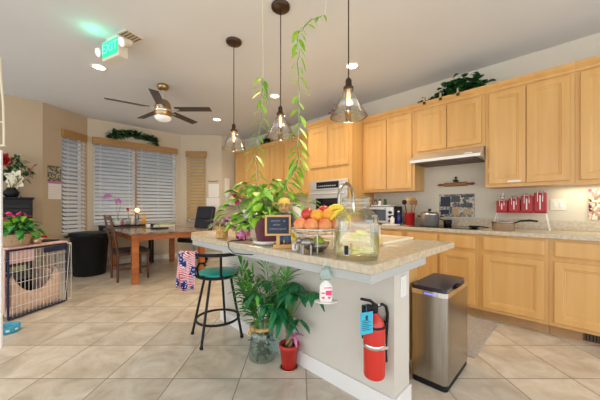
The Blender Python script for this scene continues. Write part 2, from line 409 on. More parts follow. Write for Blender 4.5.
# edge of the near doorway at the far left
d1 = MB().box(-.03, .03, -.008, .008, 0, 1.62, .004).build('door_1', 'white', None, S2(-2.462, 2.245), -R45); struct(d1)
t = thing('shelf_bracket', 'cream curved metal bracket at the far left edge under the ceiling', 'bracket', S2(-2.42, 2.215, 1.62), -R45)
MB().tube([(0, 0, .75), (.012, 0, .55), (.03, 0, .35), (.035, 0, .15), (.035, 0, .03)], .007).build('curved_arm', 'cream', t)
MB().tube([(-.05, 0, .22), (.035, 0, .22)], .006).build('crossbar', 'cream', t)
MB().tube([(-.05, 0, .03), (.045, 0, .03)], .008).build('crossbar', 'cream', t)
MB().tube([(-.05, 0, 0), (-.05, 0, .78)], .008).build('upright', 'cream', t)

# ------------------------------------------------------------------ cabinets
def panel_door(w, h, x, z, name, parent, m='maple', th=.02, fr=.055, y0=-.001):
    """raised panel door, front faces local -y, lower left corner at x,z"""
    rings = [(0, 0), (0, th - .003), (.003, th), (fr, th), (fr + .005, th - .005), (fr + .014, th - .005), (fr + .020, th - .010)]
    if w < 2 * (fr + .05) or h < 2 * (fr + .05):
        rings = [(0, 0), (0, th - .004), (.012, th), (.02, th)]
    vs = []; fs = []
    for i, d in rings: vs += [(x + i, y0 - d, z + i), (x + w - i, y0 - d, z + i), (x + w - i, y0 - d, z + h - i), (x + i, y0 - d, z + h - i)]
    for k in range(len(rings) - 1):
        for j in range(4): a = 4 * k; fs.append((a + j, a + (j + 1) % 4, a + 4 + (j + 1) % 4, a + 4 + j))
    k = 4 * (len(rings) - 1); fs.append((k, k + 1, k + 2, k + 3)); fs.append((3, 2, 1, 0))
    return MB().add(vs, fs, False).build(name, m, parent)
def cabinet(name, label, vmax, w, x, depth, z0, h, doors=(), drawers=(), crown=False, toe=False, group=None):
    c = thing(name, label, 'cabinet', (x, vmax, z0), -PI / 2, group)
    b = MB()
    if toe: b.box(.001, w - .001, 0, depth, .10, h)
    else: b.box(.001, w - .001, 0, depth, 0, h)
    b.build('body', 'maple', c)
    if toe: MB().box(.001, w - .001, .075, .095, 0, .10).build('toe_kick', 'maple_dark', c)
    for (a0, a1, b0, b1) in doors: panel_door(a1 - a0, b1 - b0, a0, b0, 'door', c)
    for (a0, a1, b0, b1) in drawers: panel_door(a1 - a0, b1 - b0, a0, b0, 'drawer', c)
    if crown:
        prof = [(0, -.035), (-.010, -.035), (-.012, -.012), (-.035, .012), (-.045, .03), (-.045, .045), (0, .045)]
        rings = [[(xx, y, h + z) for (y, z) in prof] for xx in (0, w)]
        MB().ring_sweep(rings, smooth=False).build('crown_moulding', 'maple', c)
    return c
UF = XA - .325; BF = XA - .61
UG = None
H1 = 1.07
up = [('tall maple wall cabinet with two doors above the red canisters', .70, .70, 1.37, H1),
      ('maple wall cabinet at the right edge above the printed panel', 0.0, .9, 1.37, H1),
      ('short maple wall cabinet with two doors above the range hood', 1.48, .78, 1.83, H1 - .46),
      ('tall maple wall cabinet with two doors above the toaster oven', 2.26, .78, 1.37, H1),
      ('maple wall cabinet just left of the tall oven cabinet', 4.02, .9, 1.37, H1),
      ('middle maple wall cabinet behind the hanging vines', 4.92, .9, 1.37, H1),
      ('far maple wall cabinet in the corner beside the wall phone', 5.82, .9, 1.37, H1)]
for lab, vm, w, z0, h in up:
    mid = w / 2
    cb = cabinet('wall_cabinet', lab, vm, w, UF, XA - UF - .002, z0, h, [(.035, mid - .004, .035, h - .055), (mid + .004, w - .035, .035, h - .055)], crown=True)
    if vm == .70:
        MB().box(.20, .31, -.0235, -.022, .045, .062).build('paper_tag', 'paper', cb)
lo = [('base cabinet with drawer and door right of the cooktop', .70, .535, 1),
      ('base cabinet with drawer and door at the right edge above the floor register', .165, .535, 1),
      ('base cabinet with two doors under the cooktop', 1.48, .78, 2),
      ('base cabinet under the toaster oven beside the tall oven cabinet', 2.26, .78, 2),
      ('base cabinet left of the tall oven cabinet behind the island fruit', 4.02, .9, 2),
      ('middle base cabinet behind the island plants', 4.92, .9, 2),
      ('far base cabinet in the corner under the wall phone', 5.82, .9, 2)]
for lab, vm, w, n in lo:
    if n == 1: ds = [(.035, w - .03, .135, .675)]; dr = [(.035, w - .03, .715, .85)]
    else: ds = [(.035, w / 2 - .012, .135, .675), (w / 2 + .012, w - .035, .135, .675)]; dr = [(a, b, .715, .85) for a, b, _, _ in ds]
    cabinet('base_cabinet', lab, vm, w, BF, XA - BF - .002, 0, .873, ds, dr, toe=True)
cabinet('base_cabinet', 'base cabinet beyond the right edge of the frame beside the floor register cabinet', -.37, .53, BF, XA - BF - .002, 0, .873, [(.03, .5, .135, .675)], [(.03, .5, .715, .85)], toe=True)
# tall oven cabinet: a carcass with an opening
tc_ = thing('tall_cabinet', 'tall maple cabinet housing the steel wall oven', 'cabinet', (BF, 3.12, 0), -PI / 2)
W = .858
MB().box(0, .06, 0, .6, .1, 2.47).box(W - .06, W, 0, .6, .1, 2.47).box(.06, W - .06, 0, .6, .1, .80).box(.06, W - .06, 0, .6, 1.57, 2.47).box(.06, W - .06, .56, .6, .8, 1.57).build('body', 'maple', tc_)
MB().box(0, W, .075, .095, 0, .10).build('toe_kick', 'maple_dark', tc_)
for a0, a1 in ((.05, W / 2 - .004), (W / 2 + .004, W - .05)):
    panel_door(a1 - a0, .62, a0, 1.78, 'door', tc_); panel_door(a1 - a0, .60, a0, .14, 'door', tc_)
prof = [(0, -.035), (-.010, -.035), (-.012, -.012), (-.035, .012), (-.045, .03), (-.045, .045), (.3, .045)]
MB().ring_sweep([[(xx, y, 2.47 + z) for (y, z) in prof] for xx in (-.02, W + .02)], smooth=False).build('crown_moulding', 'maple', tc_)
ov = thing('wall_oven', 'stainless steel wall oven built into the tall maple cabinet', 'oven', (BF, 3.12, 0), -PI / 2)
MB().box(.065, W - .065, .0, .55, .805, 1.565).build('housing', 'steel_dark', ov)
MB().box(.062, W - .062, -.022, -.002, 1.42, 1.568, .003).build('control_panel', 'steel', ov)
MB().box(.20, W - .22, -.026, -.0225, 1.445, 1.545).build('display', 'blackglass', ov)
k = MB()
for i in range(9): k.box(.24 + i * .04, .262 + i * .04, -.029, -.0265, 1.475, 1.488)
k.build('buttons', 'chalk', ov)
MB().box(.062, W - .062, -.03, -.002, .81, 1.412, .003).build('oven_door', 'steel', ov)
MB().box(.20, W - .2, -.034, -.0305, .95, 1.29).build('oven_window', 'blackglass', ov)
MB().tube([(.10, -.065, 1.36), (W - .10, -.065, 1.36)], .012).box(.12, .14, -.065, -.028, 1.35, 1.37).box(W - .14, W - .12, -.065, -.028, 1.35, 1.37).build('handle', 'steel', ov)

# counters on the cooktop wall
def counterA(name, lab, v0, v1):
    t = thing(name, lab, 'countertop', (0, 0, 0))
    MB().box(BF - .03, XA - .002, v0, v1, .874, .914, .006).build('slab', 'counter', t)
    MB().box(XA - .022, XA - .002, v0, v1, .9145, 1.015, .003).build('backsplash', 'counter', t)
counterA('countertop', 'beige stone countertop holding the cooktop, canisters and saucepan', -.9, 2.258)
counterA('countertop', 'beige stone countertop along the far wall left of the oven cabinet', 3.13, 5.87)

# floor register in toe kick
t = thing('floor_register', 'dark metal register grille in the toe kick at the right edge', 'vent', (BF + .07, -.05, 0), -PI / 2)
g = MB().box(0, .26, -.004, .004, .015, .085)
g.build('frame', 'vent', t)
g = MB()
for i in range(12): g.box(.015 + i * .02, .022 + i * .02, -.008, -.0045, .022, .078)
g.build('slats', 'black', t)

# range hood
t = thing('range_hood', 'stainless steel range hood under the short wall cabinet', 'range hood', (XA, 1.47, 1.70), -PI / 2)
w = .76
pr_ = [(0, 0), (-.50, 0), (-.505, .03), (-.36, .125), (0, .125)]
MB().ring_sweep([[(xx, y - .003, z + .003) for y, z in pr_] for xx in (0, w)], smooth=False).build('canopy', 'steel', t)
MB().box(.05, w - .05, -.46, -.08, -.012, .002).build('filter', 'vent', t)
MB().box(.60, .68, -.49, -.47, .045, .055).build('switch', 'white', t)

# cooktop
t = thing('cooktop', 'flat black glass cooktop set in the counter under the hood', 'cooktop', (3.60, 1.09, .9145))
MB().box(-.25, .25, -.36, .36, 0, .007, .003).build('glass_top', 'blackglass', t)
k = MB()
for x, y, r in ((-.11, -.19, .09), (.12, -.19, .07), (-.11, .19, .07), (.12, .19, .1)): k.tube(arc((x, y), r, 0, 2 * PI, 24, .0075)[:-1], .0012, 4, True)
k.build('burner_ring', 'steel_dark', t)

# ------------------------------------------------------------------ island
IW = .70
wi = MB().box(1.43, 1.62, IW, 2.56, 0, .873).build('wall_island', 'pony'); struct(wi)
bb = MB()
bb.box(1.414, 1.43, IW - .016, 2.576, 0, .105, .004).box(1.43, 1.62, IW - .016, IW, 0, .105, .004).box(1.43, 1.62, 2.56, 2.576, 0, .105, .004)
struct(bb.build('baseboard_island', 'white'))
t = thing('island_cabinet', 'maple cabinet side of the island behind the steel bin', 'cabinet', (1.621, .80, 0))
MB().box(.0, .37, 0, 1.80, .1, .70).box(.0, .37, 0, .03, .70, .873).box(.0, .37, .77, 1.80, .70, .873).box(.35, .37, .03, .77, .70, .873).build('body', 'maple', t)
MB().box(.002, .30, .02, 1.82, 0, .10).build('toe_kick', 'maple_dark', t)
for i in range(4):
    o = panel_door(.42, .54, 0, 0, 'door', t); o.rotation_euler = (0, 0, PI / 2); o.location = (.371, .02 + i * .445, .13)
t = thing('island_countertop', 'beige stone island countertop with overhanging bar edge', 'countertop')
def slabpoly(poly, z0, z1, ch=.006):
    n = len(poly); c = V((sum(p[0] for p in poly) / n, sum(p[1] for p in poly) / n))
    def ins(d):
        out = []
        for i in range(n):
            p = V(poly[i]); a = (p - V(poly[i - 1])).normalized(); b = (V(poly[(i + 1) % n]) - p).normalized()
            na = V((-a.y, a.x)); nb = V((-b.y, b.x)); m_ = (na + nb); m_ = m_ / max(.3, m_.length_squared) * 2 * d / 1
            out.append(p + m_)
        return out
    q = ins(ch)
    rings = [[(p.x, p.y, z0) for p in q], [(p[0], p[1], z0 + ch) for p in poly], [(p[0], p[1], z1 - ch) for p in poly], [(p.x, p.y, z1) for p in q]]
    return MB().ring_sweep(rings, smooth=False)
SX0, SX1, SY0, SY1 = 1.60, 2.03, .86, 1.55
# slab in four pieces round the sink opening
CW = [(1.0, .585), (SX0, .585), (SX0, 2.64), (1.20, 2.64), (1.12, 2.58), (1.0, 2.31)]
mb = slabpoly(CW, .874, .914, .004)
mb.box(SX0, 2.08, .585, SY0, .874, .914, .004).box(SX0, 2.08, SY1, 2.64, .874, .914, .004).box(SX1, 2.08, SY0, SY1, .874, .914, .003)
mb.build('slab', 'counter', t)
slabpoly([(1.012, .597), (1.60, .597), (1.60, .69), (1.10, .69), (1.10, 2.3), (1.012, 2.31)], .832, .8735, .002).build('underlayer', 'counter_edge', t)
t = thing('sink', 'cream undermount sink set in the island countertop', 'sink', (SX0, SY0, .914))
a, b = SX1 - SX0, SY1 - SY0
MB().box(-.012, a + .012, -.012, .01, 0, .018, .003).box(-.012, a + .012, b - .01, b + .012, 0, .018, .003).box(-.012, .01, .0105, b - .0105, 0, .018, .003).box(a - .01, a + .012, .0105, b - .0105, 0, .018, .003).build('rim', 'cream_ceramic', t)
MB().box(.002, .012, .002, b - .002, -.18, -.001).box(a - .012, a - .002, .002, b - .002, -.18, -.001).box(.012, a - .012, .002, .012, -.18, -.001).box(.012, a - .012, b - .012, b - .002, -.18, -.001).box(.002, a - .002, .002, b - .002, -.19, -.18).build('basin', 'cream_ceramic', t)
t = thing('faucet', 'brushed gooseneck faucet arching over the island sink', 'faucet', (1.53, 1.15, .9145), -R45 * 0 + .1)
MB().lathe([(.028, 0), (.028, .01), (.02, .02), (.02, .07), (.014, .075)]).build('base', 'chrome', t)
pts = [(0, 0, .07), (0, 0, .27), (0, 0, .31)] + [(.10 - .10 * math.cos(a_), 0, .31 + .10 * math.sin(a_)) for a_ in [PI * i / 10 for i in range(1, 11)]] + [(.20, 0, .25)]
MB().tube(pts, .012, 10).build('spout', 'bin_steel', t)
MB().tube([(.20, 0, .27), (.20, 0, .20)], .016, 10).build('spray_head', 'chrome', t)
MB().tube([(0, -.02, .05), (0, -.06, .07), (.0, -.09, .10)], .006).build('lever', 'chrome', t)
t = thing('soap_bottle', 'white pump soap bottle with yellow soap beside the island sink', 'bottle', (1.545, .88, .9145))
MB().lathe([(.028, 0), (.03, .01), (.03, .06)], cap=True).build('liquid', 'soapy', t)
MB().lathe([(.0305, .0605), (.030, .12), (.018, .135), (.012, .14)]).build('body', 'ceramic', t)
MB().lathe([(.008, .14), (.008, .175), (.012, .18), (.012, .19)]).tube([(0, 0, .185), (-.03, .0, .187), (-.04, 0, .18)], .005).build('pump', 'white', t)
# wall plate on the island end
t = thing('outlet_plate', 'white vertical outlet plate on the island end wall', 'outlet', (1.535, IW - .0005, .70))
MB().box(-.036, .036, -.006, 0, -.06, .06, .002).build('plate', 'white', t)
MB().box(-.016, .016, -.009, -.0062, -.034, -.004, .001).box(-.016, .016, -.009, -.0062, .004, .034, .001).build('socket', 'plate', t)

# ------------------------------------------------------------------ fire extinguisher
t = thing('fire_extinguisher', 'red fire extinguisher hung on the island wall with a blue tag', 'fire extinguisher', (1.343, .772, .238), -R45 * .55); ZS = .86
MB().lathe([(.058, 0), (.064, .006), (.066, .02), (.066, .300), (.062, .330), (.048, .362), (.030, .382), (.020, .40)], seg=28).build('cylinder', 'red', t)
MB().lathe([(.0672, .19), (.0685, .192), (.0685, .212), (.0672, .214)], cap=False, seg=28).box(.0, .05, -.071, -.068, .193, .211).build('clamp_band', 'chrome', t)
MB().lathe([(.0670, .315), (.070, .317), (.070, .327), (.0670, .329)], cap=False, seg=28).box(.05, .085, -.015, .015, .314, .33).build('strap', 'black', t)
MB().lathe([(.022, .40), (.024, .402), (.024, .425), (.016, .44), (.016, .455)]).box(-.055, .02, -.012, .012, .425, .437, .003).build('valve', 'black', t)
MB().tube([(.012, 0, .445), (-.03, 0, .478), (-.10, -.01, .500)], [.008, .010, .009]).tube([(.0, 0, .43), (-.04, 0, .43), (-.07, 0, .418)], .006).build('handle', 'blackmetal', t)
MB().lathe([(.012, .44), (.012, .45)], (.03, 0, 0)).build('gauge', 'chrome', t)
MB().tube([(.02, 0, .435), (.06, 0, .445), (.088, 0, .425), (.098, 0, .38), (.094, 0, .30), (.086, 0, .2), (.084, 0, .13)], .0095).tube([(.084, 0, .13), (.083, 0, .075)], [.0095, .014]).build('hose', 'black', t)
g = MB().tube([(-.075, -.02, .462), (-.10, -.070, .44)], .0015, 5).box(-.150, -.066, -.080, -.077, .315, .445, .001)
g.build('inspection_tag', 'cyan', t)
g = MB().box(-.115, -.101, -.0815, -.0803, .400, .425)
for i in range(6): g.box(-.140, -.080 - (i % 2) * .015, -.0815, -.0803, .34 + i * .011, .343 + i * .011)
g.build('tag_print', 'board', t)
MB().box(-.03, .03, .069, .095, .20, .42, .002).build('wall_hook', 'blackmetal', t)

for o_ in [x for x in bpy.data.objects if x.parent == t]: o_.scale = (.88, .88, ZS)
# hanging bottle under bar edge
t = thing('hanging_bottle', 'clear bottle with pink print and hearts hanging under the bar edge', 'bottle', (.985, .815, .712), -R45)
MB().lathe([(.028, .012), (.03, .03), (.03, .11), (.022, .13), (.012, .14), (.010, .15)], sx=1.0, sy=.5).build('body', 'ceramic', t)
MB().lathe([(.026, .151), (.028, .155), (.028, .205), (.014, .235), (.008, .24)], sx=1, sy=.5).build('clear_top', 'plasticclear', t)
MB().lathe([(.035, 0), (.048, .006), (.050, .012), (.046, .012)], sx=1.1, sy=.7).build('tray', 'ceramic', t)
g = MB().box(-.002, .025, -.0155, -.0145 + .002, .055, .085).box(-.022, -.004, -.0155, -.0125, .065, .072).box(-.01, .024, -.0155, -.0125, .10, .106)
for x in (-.014, .014):
    g.add([(x - .008, -.0165, .042), (x - .005, -.0165, .047), (x, -.0165, .043), (x + .005, -.0165, .047), (x + .008, -.0165, .042), (x, -.0165, .028)], [(0, 1, 2, 3, 4, 5)], False)
g.build('print', 'pinkprint', t)
MB().tube([(-.01, 0, .235), (-.012, .0, .25), (0, 0, .262), (.012, 0, .25), (.01, 0, .235)], .002, 6).build('hanger', 'teal_plastic', t)

for o_ in [x for x in bpy.data.objects if x.parent == t]: o_.scale = (1.0, .9, .70)
# ------------------------------------------------------------------ step bin
t = thing('trash_bin', 'tall stainless steel sensor trash bin beside the island end', 'trash bin', (2.077, .672, 0))
def rbox(x, y, z0, z1, hx, hy, r, seg=5, top=0):
    pts = []
    for cx, cy, a0 in ((hx - r, hy - r, 0), (-hx + r, hy - r, PI / 2), (-hx + r, -hy + r, PI), (hx - r, -hy + r, 1.5 * PI)):
        for i in range(seg + 1): a_ = a0 + PI / 2 * i / seg; pts.append((x + cx + r * math.cos(a_), y + cy + r * math.sin(a_)))
    return [[(p[0], p[1], z) for p in pts] for z in (z0, z1)]
MB().ring_sweep(rbox(0, 0, .04, .585, .240, .115, .03), smooth=True).build('body', 'bin_steel', t)
MB().ring_sweep(rbox(0, 0, .0, .04, .236, .111, .03)).build('base', 'black', t)
MB().ring_sweep(rbox(0, 0, .5855, .615, .243, .118, .032)).build('rim', 'chrome', t)
MB().ring_sweep(rbox(-.01, .005, .6155, .637, .220, .108, .03)).build('lid', 'binlid', t)
MB().box(-.2455, -.2425, -.05, .02, .594, .600).build('led_strip', 'led', t)  # emissive streak stands in for the bluish reflection on the rim
MB().box(-.05, .05, -.124, -.105, .617, .628, .003).build('sensor_button', 'black', t)

# ------------------------------------------------------------------ rug
tag(MB().box(2.42, 3.27, .54, 2.1, 0.0, .012, .004).build('rug', 'rug'), 'flat grey kitchen rug on the tile in front of the cooktop cabinets', 'rug')

# ------------------------------------------------------------------ pendants
def pendant(loc, lab):
    t = thing('pendant_light', lab, 'pendant light', (loc[0], loc[1], CH), 0, 'glass cone pendants over the island')
    MB().lathe([(.078, -.0005), (.078, -.018), (.068, -.028), (.01, -.032)]).build('ceiling_canopy', 'bronze', t)
    z = 1.745 - CH
    MB().tube([(0, 0, -.03), (0, 0, z + .24)], .0045, 6).build('cord', 'bronze', t)
    MB().lathe([(.010, z + .255), (.02, z + .24), (.022, z + .20), (.034, z + .195), (.034, z + .180), (.024, z + .176)]).build('socket', 'bronze', t)
    MB().tube([(.03, 0, z + .187), (.048, 0, z + .187)], .004, 6).build('thumb_screw', 'bronze', t)
    MB().lathe([(.030, z + .178), (.120, z), (.117, z + .0008), (.028, z + .178)], cap=False, seg=36).tube(arc((0, 0), .1195, 0, 2 * PI, 36, z)[:-1], .003, 6, True).build('glass_shade', 'shade', t)
    b = MB().lathe([(.012, z + .175), (.014, z + .15), (.018, z + .12), (.016, z + .085), (.006, z + .072)], seg=14).build('bulb', 'shade', t)
    f = MB()
    for k in range(4):
        a_ = PI / 2 * k; f.tube([(.007 * math.cos(a_), .007 * math.sin(a_), z + .16), (.009 * math.cos(a_ + .5), .009 * math.sin(a_ + .5), z + .09)], .0014, 5)
    f.build('filament', 'filament', b)
    return t
pendant((1.50, 2.45), 'glass cone pendant farthest left, nearest the bay windows')
pendant((1.515, 1.745), 'middle glass cone pendant, between the hanging vines')
pendant((1.50, 1.05), 'glass cone pendant nearest the camera, in front of the oven cabinet')

def point(name, loc, e, col, r=.02):
    l = bpy.data.lights.new(name, 'POINT'); l.energy = e; l.color = col; l.shadow_soft_size = r
    o = bpy.data.objects.new(name, l); o.location = loc; COL.objects.link(o); return o
for x, y in ((1.5, 2.45), (1.515, 1.745), (1.5, 1.05)): point('pendant_lamp_light', (x, y, 1.80), 5, (1, .72, .42), .03)
# recessed cans
def can(x, y, lab):
    t = thing('recessed_light', lab, 'ceiling light', (x, y, CH))
    MB().lathe([(.062, -.006), (.085, -.006), (.088, -.0005), (.062, -.0005)], cap=False).build('trim_ring', 'white', t)
    MB().lathe([(.0615, -.004), (.0615, -.001)]).build('lens', 'can_on', t)
    l = bpy.data.lights.new('recessed_lamp_light', 'SPOT'); l.energy = 45; l.color = (1, .80, .56); l.spot_size = math.radians(140); l.spot_blend = .8; l.shadow_soft_size = .06
    o = bpy.data.objects.new('recessed_lamp_light', l); o.location = (x, y, CH - .02); COL.objects.link(o)
can(.63, 4.05, 'lit round recessed ceiling light beside the green exit sign')
can(2.61, 4.87, 'lit round recessed ceiling light right of the ceiling fan')
can(2.68, 3.22, 'lit round recessed ceiling light between the vines')
can(2.76, 1.88, 'lit round recessed ceiling light above the nearest pendant')

# ------------------------------------------------------------------ ceiling fan
fc = S2(-137 / 275 * 3.8, 3.8)
t = thing('ceiling_fan', 'five blade ceiling fan with brass motor and frosted light over dining table', 'ceiling fan', (fc.x, fc.y, CH), -R45)
MB().lathe([(.07, -.0005), (.075, -.02), (.06, -.06), (.02, -.075)]).build('ceiling_canopy', 'brass', t)
MB().tube([(0, 0, -.07), (0, 0, -.22)], .012).build('downrod', 'steel', t)
MB().lathe([(.03, -.20), (.06, -.215), (.085, -.24), (.105, -.30), (.11, -.36), (.11, -.41), (.09, -.44)], seg=28).build('motor_housing', 'brass', t)
MB().lathe([(.112, -.345), (.115, -.35), (.115, -.37), (.112, -.375)], cap=False, seg=28).build('steel_band', 'chrome', t)
MB().lathe([(.105, -.441), (.11, -.45), (.10, -.475), (.07, -.495), (.02, -.503)], seg=28).build('light_bowl', 'frost', t)
for kx in range(5):
    a_ = 2 * PI * kx / 5
    mtx = Matrix.Rotation(a_, 4, 'Z') @ Matrix.Translation((0, 0, -.335)) @ Matrix.Rotation(math.radians(-10), 4, 'X')
    MB().box(.17, .66, -.055, .055, -.004, .004, .002, mtx).build('blade', 'blade', t)
    mtx = Matrix.Rotation(a_, 4, 'Z') @ Matrix.Translation((0, 0, -.335))
    MB().box(.09, .22, -.018, .018, -.012, -.004, .002, mtx).build('blade_bracket', 'steel', t)

# ------------------------------------------------------------------ exit sign
t = thing('exit_sign', 'green lit exit sign with emergency lamp heads on the ceiling', 'exit sign', S2(-185 / 275 * 2.74, 2.74, CH), math.radians(-72))
MB().box(-.10, .10, -.03, .03, -.035, 0, .004).build('mounting_box', 'housing', t)
MB().box(-.14, .14, -.045, .045, -.225, -.0352, .006).build('housing', 'housing', t)
MB().box(-.128, .128, -.050, -.0455, -.195, -.050).build('lit_face', 'green_on', t)
cu = bpy.data.curves.new('letters', 'FONT'); cu.body = 'EXIT'; cu.size = .13; cu.align_x = 'CENTER'; cu.align_y = 'CENTER'; cu.extrude = .001
tmp = bpy.data.objects.new('tmp', cu); COL.objects.link(tmp)
bpy.context.view_layer.update()
me = bpy.data.meshes.new_from_object(tmp.evaluated_get(bpy.context.evaluated_depsgraph_get())); bpy.data.objects.remove(tmp)
me.materials.clear(); me.materials.append(M['green_letter'])
lt = bpy.data.objects.new('letters', me); COL.objects.link(lt); lt.parent = t; lt.location = (0, -.0515, -.122); lt.rotation_euler = (PI / 2, 0, 0)
for sx in (-1, 1):
    h = MB().tube([(sx * .20, -.05, -.12), (sx * .20, .03, -.09)], [.045, .03], 14).build('lamp_head', 'housing', t)
    MB().tube([(sx * .20, -.057, -.1226), (sx * .20, -.0515, -.1205)], .04, 14).build('lens', 'frost', h)
    MB().tube([(sx * .138, 0, -.11), (sx * .20, 0, -.10)], .012, 8).build('lamp_arm', 'housing', t)

l = S2(-193 / 275 * 2.72, 2.72, 2.70)
# ceiling speaker grille behind the sign
t = thing('ceiling_vent', 'small beige slotted ceiling vent beside the exit sign', 'vent', S2(-.615 * 2.70, 2.70, CH), math.radians(-72))
MB().box(-.07, .07, -.09, .09, -.012, 0, .003).build('frame', 'housing', t)
g = MB()
for i in range(5): g.box(-.055, .055, -.07 + i * .032, -.056 + i * .032, -.0145, -.0125)
g.build('slots', 'brass', t)

# ------------------------------------------------------------------ bar stool
sc_ = V((1.22, 2.30))
t = thing('bar_stool', 'black metal swivel bar stool with a teal seat at the bar', 'stool', (1.225, 2.27, 0), -R45)
MB().lathe([(.168, .555), (.174, .56), (.174, .575), (.16, .585), (.02, .59)], seg=30).build('seat', 'teal', t)
MB().lathe([(.176, .540), (.180, .545), (.180, .562), (.174, .566)], cap=False, seg=30).lathe([(.16, .542), (.16, .552)]).build('seat_rim', 'blackmetal', t)
for a_, rr in ((-104, .25), (-8, .225), (88, .22), (173, .24)):
    a_ = math.radians(a_)
    leg = MB().tube([(.12 * math.cos(a_), .12 * math.sin(a_), .54), (rr * math.cos(a_), rr * math.sin(a_), .012)], .0115, 8).build('leg', 'blackmetal', t)
    MB().lathe([(.015, 0), (.015, .02)], (rr * math.cos(a_), rr * math.sin(a_), 0), 10).build('rubber_foot', 'black', leg)
MB().tube(arc((0, 0), .185, 0, 2 * PI, 32, .165)[:-1], .011, 8, True).build('footrest_ring', 'blackmetal', t)
# back bar on the camera side
bk = [(.21 * math.cos(a_) + .03, .17 * math.sin(a_) - .10, .765) for a_ in [math.radians(200 + i * 12) for i in range(12)]]
MB().tube(bk, .014, 8).build('back_bar', 'blackmetal', t)
for bx, by, ex, ey in ((.10, -.13, .10, -.25), (-.13, -.10, -.13, -.205)):
    MB().tube([(bx, by, .545), (bx, by - .04, .56), (ex, ey, .60), (ex, ey, .765)], .0105, 8).build('back_post', 'blackmetal', t)
MB().tube([(-.07, -.14, .56), (-.085, -.24, .59), (-.09, -.26, .66), (-.07, -.265, .70), (-.03, -.27, .705), (-.02, -.27, .68)], .010, 8).build('scroll_arm', 'blackmetal', t)
# flag cloth tied on the back bar
t = thing('flag_scarf', 'red white and blue stars and stripes scarf tied on the stool back', 'scarf', S2(-.90, 2.16, .775), -R45)
def cloth(poly, n=14, th=.012, amp=.018, seed=0):
    """hanging cloth between a top curve and bottom curve, with folds"""
    (xa, xb, zt), (xc, xd, zb) = poly; vs = []; fs = []; m = 12
    for side in (0, 1):
        for i in range(n + 1):
            for j in range(m + 1):
                u_, w_ = i / n, j / m
                x0_ = xa + (xb - xa) * u_; x1_ = xc + (xd - xc) * u_
                x_ = x0_ + (x1_ - x0_) * w_; z_ = zt + (zb - zt) * w_ + .012 * math.sin(9 * u_ + seed) * w_
                y_ = amp * math.sin(u_ * 13 + seed + w_) * (.3 + w_) + (th if side else -th)*(1 if 0 < i < n and 0 < j < m else .2)
                vs.append((x_, y_, z_))
    o_ = (n + 1) * (m + 1)
    for s_ in (0, 1):
        for i in range(n):
            for j in range(m):
                a_ = s_ * o_ + i * (m + 1) + j; fs.append((a_, a_ + 1, a_ + m + 2, a_ + m + 1))
    edge = [i * (m + 1) for i in range(n + 1)] + [n * (m + 1) + j for j in range(1, m + 1)] + [i * (m + 1) + m for i in range(n - 1, -1, -1)] + [j for j in range(m - 1, 0, -1)]
    for k_ in range(len(edge)):
        a_, b_ = edge[k_], edge[(k_ + 1) % len(edge)]; fs.append((a_, b_, b_ + o_, a_ + o_))
    return vs, fs
g = MB(); g.add(*cloth(((-.06, .11, .04), (-.10, .02, -.29)), seed=1), smooth=True); g.build('left_tail', 'flag', t)
g = MB(); vs, fs = cloth(((-.05, .11, .03), (-.01, .11, -.31)), seed=3); g.add([(x, y - .035, z) for x, y, z in vs], fs, True); g.build('right_tail', 'flag', t)
MB().ball((.02, -.03, .0), .05, .8).build('knot', 'flag', t)
for o_ in [x for x in bpy.data.objects if x.parent == t]: o_.scale = (.86, 1, .86)

def clampx(mb, lim):
    mb.v = [(x if x < lim - .06 else lim - .06 + .055 * (1 - math.exp(-(x - lim + .06) / .055)), y, z) for x, y, z in mb.v]
# ------------------------------------------------------------------ floor plants
def S(px, D, z): return S2((px - 300) / FL * D, D, z)
pc = S(262, 2.10, 0)
t = thing('potted_palm', 'feathery green palm in a pale glass vase against the island', 'plant', pc)
MB().lathe([(.07, 0), (.095, .01), (.10, .08), (.085, .16), (.095, .24), (.09, .24), (.08, .16), (.094, .08), (.06, .012)], cap=False, seg=20).build('glass_vase', 'plasticclear', t)
g = MB()
for i in range(60):
    a_ = R.uniform(0, 2 * PI); r_ = R.uniform(0, .075); g.leaf((r_ * math.cos(a_), r_ * math.sin(a_), R.uniform(.02, .16)), rdir(-.3, .9), .06, .025, .3)
g.build('vase_filling', 'leaf_dark', t)
g = MB(); st = []
for i in range(13):
    a_ = 2 * PI * i / 13 + R.uniform(-.3, .3); lean = R.uniform(.08, .34); h_ = R.uniform(.40, .70)
    p0 = V((.03 * math.cos(a_), .03 * math.sin(a_), .15)); dirn = V((math.cos(a_), math.sin(a_), 0))
    pts = [p0 + dirn * lean * (s_ ** 1.6) + V((0, 0, h_ * .78 * s_)) for s_ in (0, .3, .6, .85, 1)]
    pts = [V((min(p.x, 1.39 - pc.x), p.y, p.z)) for p in pts]; st.append((pts, dirn)); g.tube(pts, [.005, .005, .004, .003, .002], 6)
g.build('stems', 'stem', t)
g = MB()
for pts, dirn in st:
    for k_ in range(24):
        s_ = .35 + .65 * k_ / 23; i_ = min(3, int(s_ * 4)); fr = s_ * 4 - i_; p = pts[i_].lerp(pts[i_ + 1], min(fr, 1))
        sd = V((-dirn.y, dirn.x, 0)) * (1 if k_ % 2 else -1)
        d = (sd * .8 + dirn * .35 + V((0, 0, .75))).normalized() if k_ < 22 else (dirn * .4 + V((0, 0, 1)))
        g.leaf(p, d + V((R.uniform(-.2, .2), R.uniform(-.2, .2), R.uniform(-.2, .2))), R.uniform(.13, .21), .024, .35)
clampx(g, 1.405 - pc.x)
g.build('fronds', 'leaf_palm', t)
MB().lathe([(.092, .235), (.098, .245), (.098, .26), (.085, .262)], cap=False).ball((-.10, -.03, .26), .018).ball((-.11, .0, .23), .016).build('ribbon', 'basket', t)

